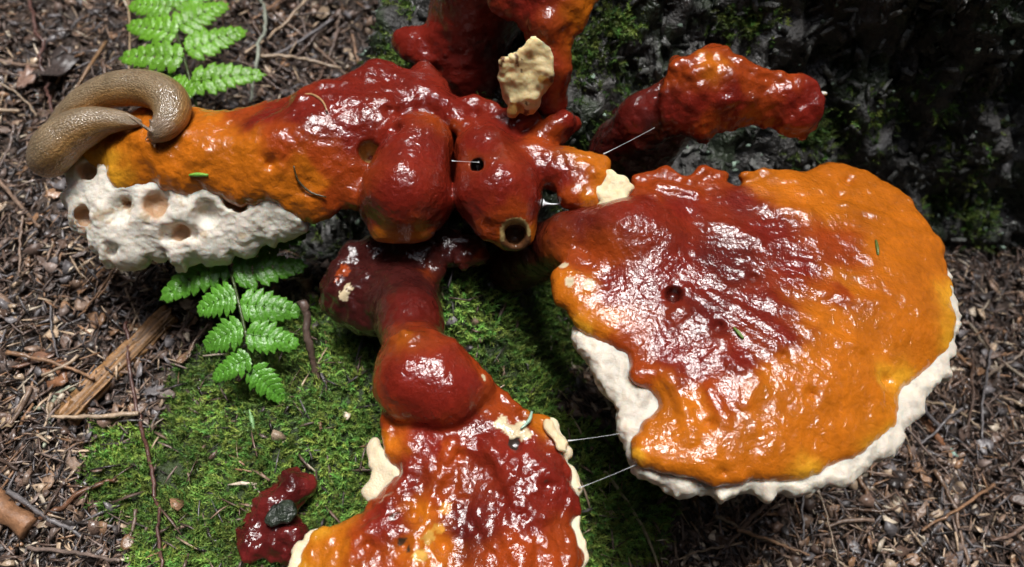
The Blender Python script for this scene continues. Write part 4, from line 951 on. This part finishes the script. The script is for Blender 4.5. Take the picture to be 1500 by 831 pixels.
# ------------------------------------------------------------------ sticks, twigs, stems
def gp(px, py, lift=0.0):
    z = -0.12
    for _ in range(6):
        q = P(px, py, z); z = float(ground(q[0], q[1]))+lift
    return P(px, py, z)
def stick(name, label, cat, pts, r, col, mat='litter', sides=7, jit=0.25, taper=0.7, group=None, n=None, lift=None, kink=0.0):
    lift = r if lift is None else lift
    w3 = np.array([gp(a, b, lift) if len(z) == 0 else P(a, b, z[0]) for a, b, *z in pts]); n = n or max(10, 9*len(pts))
    c = spline(w3, n)
    if kink: c = c+kink*np.stack([fbm(c, 55, 1, k+len(label))+.6*fbm(c, 210, 2, k+5+len(label)) for k in range(3)], 1)
    V, Q, T = tube_np(c, r*np.linspace(1, taper, n), sides, jit, len(label))
    C = np.array(col)*(1+0.3*fbm(V, 150, 2, 4)[:, None])
    me = mesh_np(name, V, Q, T, M[mat], np.clip(C, 0, 1))
    return tag(add(name, me), label, cat, group)
# split stick beside the fern: a fibrous half round of wood
A, B = gp(95, 612, .006), gp(250, 458, .008)
ax = B-A; L = np.linalg.norm(ax); ax /= L; sd_ = np.cross([0, 0, 1.0], ax); sd_ /= np.linalg.norm(sd_); up_ = np.cross(ax, sd_)
nl, nr = 70, 44; tt, aa = np.meshgrid(np.linspace(0, 1, nl), np.linspace(0, 2*math.pi, nr, endpoint=False), indexing='ij')
rr = 0.0085*(1-0.10*tt)
q = np.stack([np.cos(aa).ravel()*3, np.sin(aa).ravel()*3, tt.ravel()*1.3], 1)
fib = fbm(q, 2.6, 3, 5).reshape(tt.shape)
yy, zz = rr*np.cos(aa)*(1+0.22*fib), rr*0.62*np.sin(aa)*(1+0.45*fib)
lx = tt*L+0.006*noise(np.stack([np.cos(aa).ravel()*4, np.sin(aa).ravel()*4, 0*aa.ravel()], 1), 1.5, 3).reshape(tt.shape)*((tt > .9)*1.0-(tt < .1)*1.0)
V = A+lx[..., None]*ax+yy[..., None]*sd_+zz[..., None]*up_; V = V.reshape(-1, 3)
ii, jj = np.meshgrid(np.arange(nl-1), np.arange(nr), indexing='ij'); ii, jj = ii.ravel(), jj.ravel()
Q = np.stack([ii*nr+jj, ii*nr+(jj+1) % nr, (ii+1)*nr+(jj+1) % nr, (ii+1)*nr+jj], 1)
V = np.concatenate([V, A[None]+ax*0.001, B[None]-ax*0.001]); T = [(len(V)-2, (k+1) % nr, k) for k in range(nr)]+[(len(V)-1, (nl-1)*nr+k, (nl-1)*nr+(k+1) % nr) for k in range(nr)]
fv = np.append(fib.ravel(), [0, 0])[:, None]
tag(add('broken_stick', mesh_np('broken_stick', V, Q, np.array(T), M['wood'], np.clip(np.array([0.24, 0.125, 0.048])*(1+0.75*fv), 0, 1))), 'thick split orange-brown stick lying beside the moss', 'stick')
stick('twig', 'long thin reddish twig lying across the bright moss', 'twig', [(187, 470), (190, 540), (205, 620), (225, 700), (232, 760), (237, 840)], 0.0014, (0.10, 0.045, 0.035), lift=.008, kink=.002)
stick('twig', 'short brown twig reaching from the litter onto the moss edge', 'twig', [(60, 765), (110, 730), (172, 702)], 0.0018, (0.14, 0.065, 0.035), lift=.006, kink=.002)
stick('broken_stick', 'thick smooth tan stick end lying in the litter near the short twig', 'stick', [(-60, 680), (-10, 730), (45, 775)], 0.0075, (0.24, 0.12, 0.06), 'wood', 10, 0.2, 0.9)
stick('twig', 'dark upright twig leaning on the moss beside the lower fern', 'twig', [(438, 440, -.06), (452, 500, -.075), (464, 550, -.09), (473, 600, -.10)], 0.0028, (0.10, 0.065, 0.05), kink=.002)
stick('lichen_twig', 'crooked twig crusted with pale green lichen left of the split stick', 'twig', [(30, 610), (70, 585), (110, 572), (150, 555)], 0.0022, (0.30, 0.33, 0.24), 'lichen', 7, .5, .6, kink=.004)
stick('lichen_twig', 'short branched bit of pale lichen twig pointing down from the crooked one', 'twig', [(82, 585), (78, 615), (68, 655)], 0.0022, (0.34, 0.37, 0.27), 'lichen', 7, .5, .5, kink=.003)
stick('lichen_twig', 'tall bent pale grey-green twig right of the upper fern', 'twig', [(372, -10), (388, 18), (382, 60), (372, 110), (366, 150)], 0.0017, (0.27, 0.29, 0.23), 'lichen', 7, .4, .7, lift=.02, kink=.002)
stick('stem', 'straight pale dry stem standing behind the upper fern', 'stem', [(186, -20), (190, 40), (189, 105)], 0.0012, (0.30, 0.22, 0.13), lift=.02)
stick('twig', 'speckled dark twig passing left of the slug', 'twig', [(40, -20), (58, 60), (62, 110), (78, 165)], 0.0017, (0.11, 0.055, 0.045), lift=.018, kink=.003)
stick('twig', 'tan split twig lying between the slug and the upper fern', 'twig', [(155, 62), (130, 100), (112, 130)], 0.0016, (0.24, 0.14, 0.07), lift=.01)
stick('stem', 'thin straw bent beside the top of the split stick', 'stem', [(282, 440), (272, 480), (262, 525)], 0.0010, (0.30, 0.24, 0.14), lift=.006)
stick('stem', 'long pale grass stem on the moss under the large fan', 'stem', [(885, 690), (915, 730), (945, 780), (968, 840)], 0.0012, (0.36, 0.31, 0.18), lift=.008)
stick('twig', 'reddish-brown stick on the litter beside a pale green lichen scrap', 'twig', [(1345, 598), (1362, 625), (1382, 652)], 0.0038, (0.22, 0.10, 0.05), lift=.004)
for (pts, lab, r, c) in (([(1350, 585), (1400, 600), (1450, 640)], 'thin tan stem on the litter above the reddish-brown stick', .0012, (0.28, 0.21, 0.14)),
                         ([(1420, 470), (1460, 520), (1510, 560)], 'pale bent stem lying at the foot of the dark stump', .0014, (0.26, 0.21, 0.15)),
                         ([(1440, 560), (1475, 530), (1520, 505)], 'grey-brown stem crossing the litter toward the stump root', .0014, (0.22, 0.17, 0.13)),
                         ([(1050, 755), (1100, 780), (1150, 800)], 'pale straight straw on the litter below the large fan', .0013, (0.30, 0.22, 0.14)),
                         ([(1370, 690), (1400, 745), (1420, 830)], 'long curved brown stem on the open litter', .0016, (0.18, 0.11, 0.07)),
                         ([(1200, 740), (1260, 748), (1330, 742)], 'thin dark twig lying level on the open litter', .0012, (0.10, 0.06, 0.04))):
    stick('stem', lab, 'stem', pts, r, c, lift=.008, kink=.0015)
HUE = {0: 'dark brown', 1: 'brown', 3: 'light brown', 4: 'grey-brown', 5: 'tan', 6: 'grey', 7: 'reddish-brown'}
def where(px, py):
    return ('behind the orange arm' if py < 140 else 'beside the mossy mound') if px < 600 else 'under the large fan'
for n_t in range(110):
    px, py = (random.uniform(-20, 300), random.uniform(0, 831)) if n_t < 50 else ((random.uniform(290, 560), random.uniform(-10, 130)) if n_t < 72 else (random.uniform(1000, 1500), random.uniform(500, 831)))
    q = gp(px, py)
    if in_moss(q[:1], q[1:2])[0] or sdist(q[None])[0] < 0.01: continue
    a = random.uniform(0, math.pi); l = random.uniform(25, 75); h_ = random.choice([1, 3, 4, 5, 7, 0, 6])
    stick('twig', f'{"short" if l < 45 else "longish"} {HUE[h_]} twig loose in the litter {where(px, py)}', 'twig', [(px-l*math.cos(a), py-l*math.sin(a)), (px+random.uniform(-6, 6), py+random.uniform(-6, 6)), (px+l*math.cos(a), py+l*math.sin(a))], random.uniform(.0007, .0019), PAL[h_]*random.uniform(0.8, 1.3), sides=6, lift=random.uniform(.006, .013), group=f'twigs in the litter {where(px, py)}', kink=.0011)
# flakes of bark and dead leaf that lie on top of the litter
def flake(label, px, py, size, col, group=None, name='bark_flake', cat='bark flake', seed=0, thick=0.06, asp=0.6, ang=None, lift=0.004, mat='litter', cup=0.15):
    r = np.random.default_rng(seed+abs(int(px*7+py))); k = 12; th = np.linspace(0, 2*math.pi, k, endpoint=False)
    rad = r.uniform(0.6, 1.2, k); a0 = r.uniform(0, 6.28) if ang is None else ang
    c = gp(px, py, lift); s = Rpx(size, c)
    x0, y0 = s*rad*np.cos(th), s*asp*rad*np.sin(th)
    ring = lambda f, dz: np.stack([x0*f, y0*f, dz+cup*s*((x0*f/s)**2)*1.2+0.06*s*r.normal(size=k)], 1)
    V = np.concatenate([ring(1.0, -thick*s), ring(1.03, 0.0), ring(0.6, thick*s*0.5), [[0, 0, thick*s*0.6]], [[0, 0, -thick*s]]])
    ca, sa = math.cos(a0), math.sin(a0); V = np.stack([V[:, 0]*ca-V[:, 1]*sa, V[:, 0]*sa+V[:, 1]*ca, V[:, 2]], 1)
    tl = r.normal(0, 0.18, 2); V[:, 2] += V[:, 0]*tl[0]+V[:, 1]*tl[1]
    Q = [(b*k+i, b*k+(i+1) % k, (b+1)*k+(i+1) % k, (b+1)*k+i) for b in (0, 1) for i in range(k)]
    T = [(2*k+i, 2*k+(i+1) % k, 3*k) for i in range(k)]+[((i+1) % k, i, 3*k+1) for i in range(k)]
    C = np.array(col)*r.uniform(0.8, 1.2, (len(V), 1))
    return tag(add(name, mesh_np(name, V+c, np.array(Q), np.array(T), M[mat], np.clip(C, 0, 1), smooth=thick > .2)), label, cat, group)
flake('large dark curled dead leaf lying left of the upper fern', 82, 100, 46, (0.055, 0.042, 0.038), name='dead_leaf', cat='leaf', asp=.55, ang=1.4, cup=.35, lift=.012, thick=.02)
flake('smooth pinkish-tan bark chip beside the dark curled leaf', 38, 114, 24, (0.26, 0.16, 0.12), asp=.6, lift=.01)
flake('small white stone lying below the pinkish chip', 58, 140, 7, (0.6, 0.56, 0.5), name='pebble', cat='stone', asp=.8, thick=.5, mat='flesh')
flake('white scrap caught beside the folded slug', 102, 158, 10, (0.75, 0.74, 0.68), name='scrap', cat='scrap', asp=.7, lift=.11, mat='flesh')
for (a, b, s, c, l) in ((45, 525, 30, (0.20, 0.10, 0.06), 'broad reddish-brown bark flake near the pale lichen twig'), (80, 548, 34, (0.24, 0.11, 0.055), 'orange-brown bark flake tucked under the pale lichen twig'), (18, 515, 16, (0.02, 0.02, 0.022), 'shiny black pebble beside the reddish bark flake'),
                       (70, 705, 15, (0.26, 0.16, 0.10), 'light tan bark chip above the short brown twig'), (14, 610, 20, (0.33, 0.24, 0.15), 'pale broken wood end beside the crooked lichen twig')):
    flake(l, a, b, s, c, name='pebble' if 'pebble' in l else 'bark_flake', cat='stone' if 'pebble' in l else 'bark flake', lift=.006, thick=.4 if 'pebble' in l else .06)
flake('pale green lichen scrap beside the reddish-brown stick', 1393, 660, 10, (0.33, 0.52, 0.42), name='lichen_scrap', cat='lichen', mat='lichen')
for k in range(250):
    px, py = (random.uniform(-20, 330), random.uniform(0, 831)) if k < 125 else ((random.uniform(290, 560), random.uniform(-10, 130)) if k < 150 else (random.uniform(980, 1510), random.uniform(500, 840)))
    q = gp(px, py)
    if in_moss(q[:1], q[1:2])[0] or sdist(q[None])[0] < 0.01: continue
    h_ = random.choice([1, 3, 4, 7, 7, 0, 6, 5]); sz = random.uniform(6, 18)
    flake(f'{"tiny" if sz < 10 else "small"} {HUE[h_]} bark flake loose on the litter {where(px, py)}', px, py, sz, PAL[h_]*random.uniform(.7, 1.3), f'bark flakes on the litter {where(px, py)}', seed=k, lift=random.uniform(.004, .009), asp=random.uniform(.3, .8))

# ------------------------------------------------------------------ needles and threads on the brackets
def needle(name, label, pts, r, col, cat='needle', mat='litter', taper=0.6):
    w3 = spline([np.array(q) if abs(q[0]) < 2 else P(*q) for q in pts], 10); V, Q, T = tube_np(w3, r*np.concatenate([np.linspace(.5, 1, 5), np.linspace(1, taper, 5)]), 6)
    return tag(add(name, mesh_np(name, V, Q, T, M[mat], np.tile(col, (len(V), 1)))), label, cat)
def on(sol, pts, lift=0.0012):
    return [tuple(sol.hit(a, b, lift)) for a, b in pts]
needle('conifer_needle', 'green needle on the orange part of the large fan', on(sf, [(1283, 352), (1285, 363), (1286, 374)]), .0011, (0.10, 0.13, 0.02))
needle('conifer_needle', 'green needle on the dark red part of the large fan', on(sf, [(1075, 480), (1082, 488), (1089, 496)]), .0010, (0.12, 0.20, 0.03))
needle('conifer_needle', 'bright green needle on the orange arm above the broken flesh', on(sc_, [(277, 257), (290, 256), (305, 257)]), .0013, (0.18, 0.42, 0.05))
needle('conifer_needle', 'pale blue-green needle across the torn edge of the lower bracket', on(s8, [(763, 628), (775, 616), (779, 603)], .003), .0010, (0.30, 0.48, 0.36))
needle('twig', 'curved dark dry stalk lying on the orange arm', on(sc_, [(430, 243), (437, 265), (455, 282), (478, 289)]), .0008, (0.06, 0.04, 0.015), 'twig')
needle('twig', 'pale curled strand on the red shoulder of the arm', on(sc_, [(436, 141), (455, 138), (472, 148), (479, 163)]), .0008, (0.42, 0.24, 0.11), 'twig')
needle('conifer_needle', 'green needle lying on the moss below the lower fern', [(366, 600, -.095), (372, 632, -.097)], .0015, (0.20, 0.38, 0.14))
def thread(label, a, b, sag=0.002, r=0.00009, flare=True):
    A, B = P(*a), P(*b); t = np.linspace(0, 1, 14)[:, None]; c = A+(B-A)*t; c[:, 2] -= sag*np.sin(math.pi*t[:, 0])
    V, Q, T = tube_np(c, r*(1+(5*np.exp(-t[:, 0]*14)+4*np.exp(-(1-t[:, 0])*14) if flare else 0)), 5)
    return tag(add('silk_thread', mesh_np('silk_thread', V, Q, T, M['silk'])), label, 'silk')
thread('upper silk thread stretched from the lower bracket to the large fan', (832, 646, -.018), (926, 632, -.006), .001)
thread('lower silk thread stretched from the lower bracket to the large fan', (848, 715, -.022), (934, 680, -.006), .001)
thread('silk thread running up from the broken lobe to the slanting bracket', (884, 226, .006), (972, 180, .018), .0005)
thread('short silk thread across the hole in the open-ended lobe', (662, 236, .018), (702, 238, .0195), .0)
thread('wet slime strand between the open-ended lobe and the broken lobe', (795, 298, -.004), (838, 296, .0), .0015, .0005)
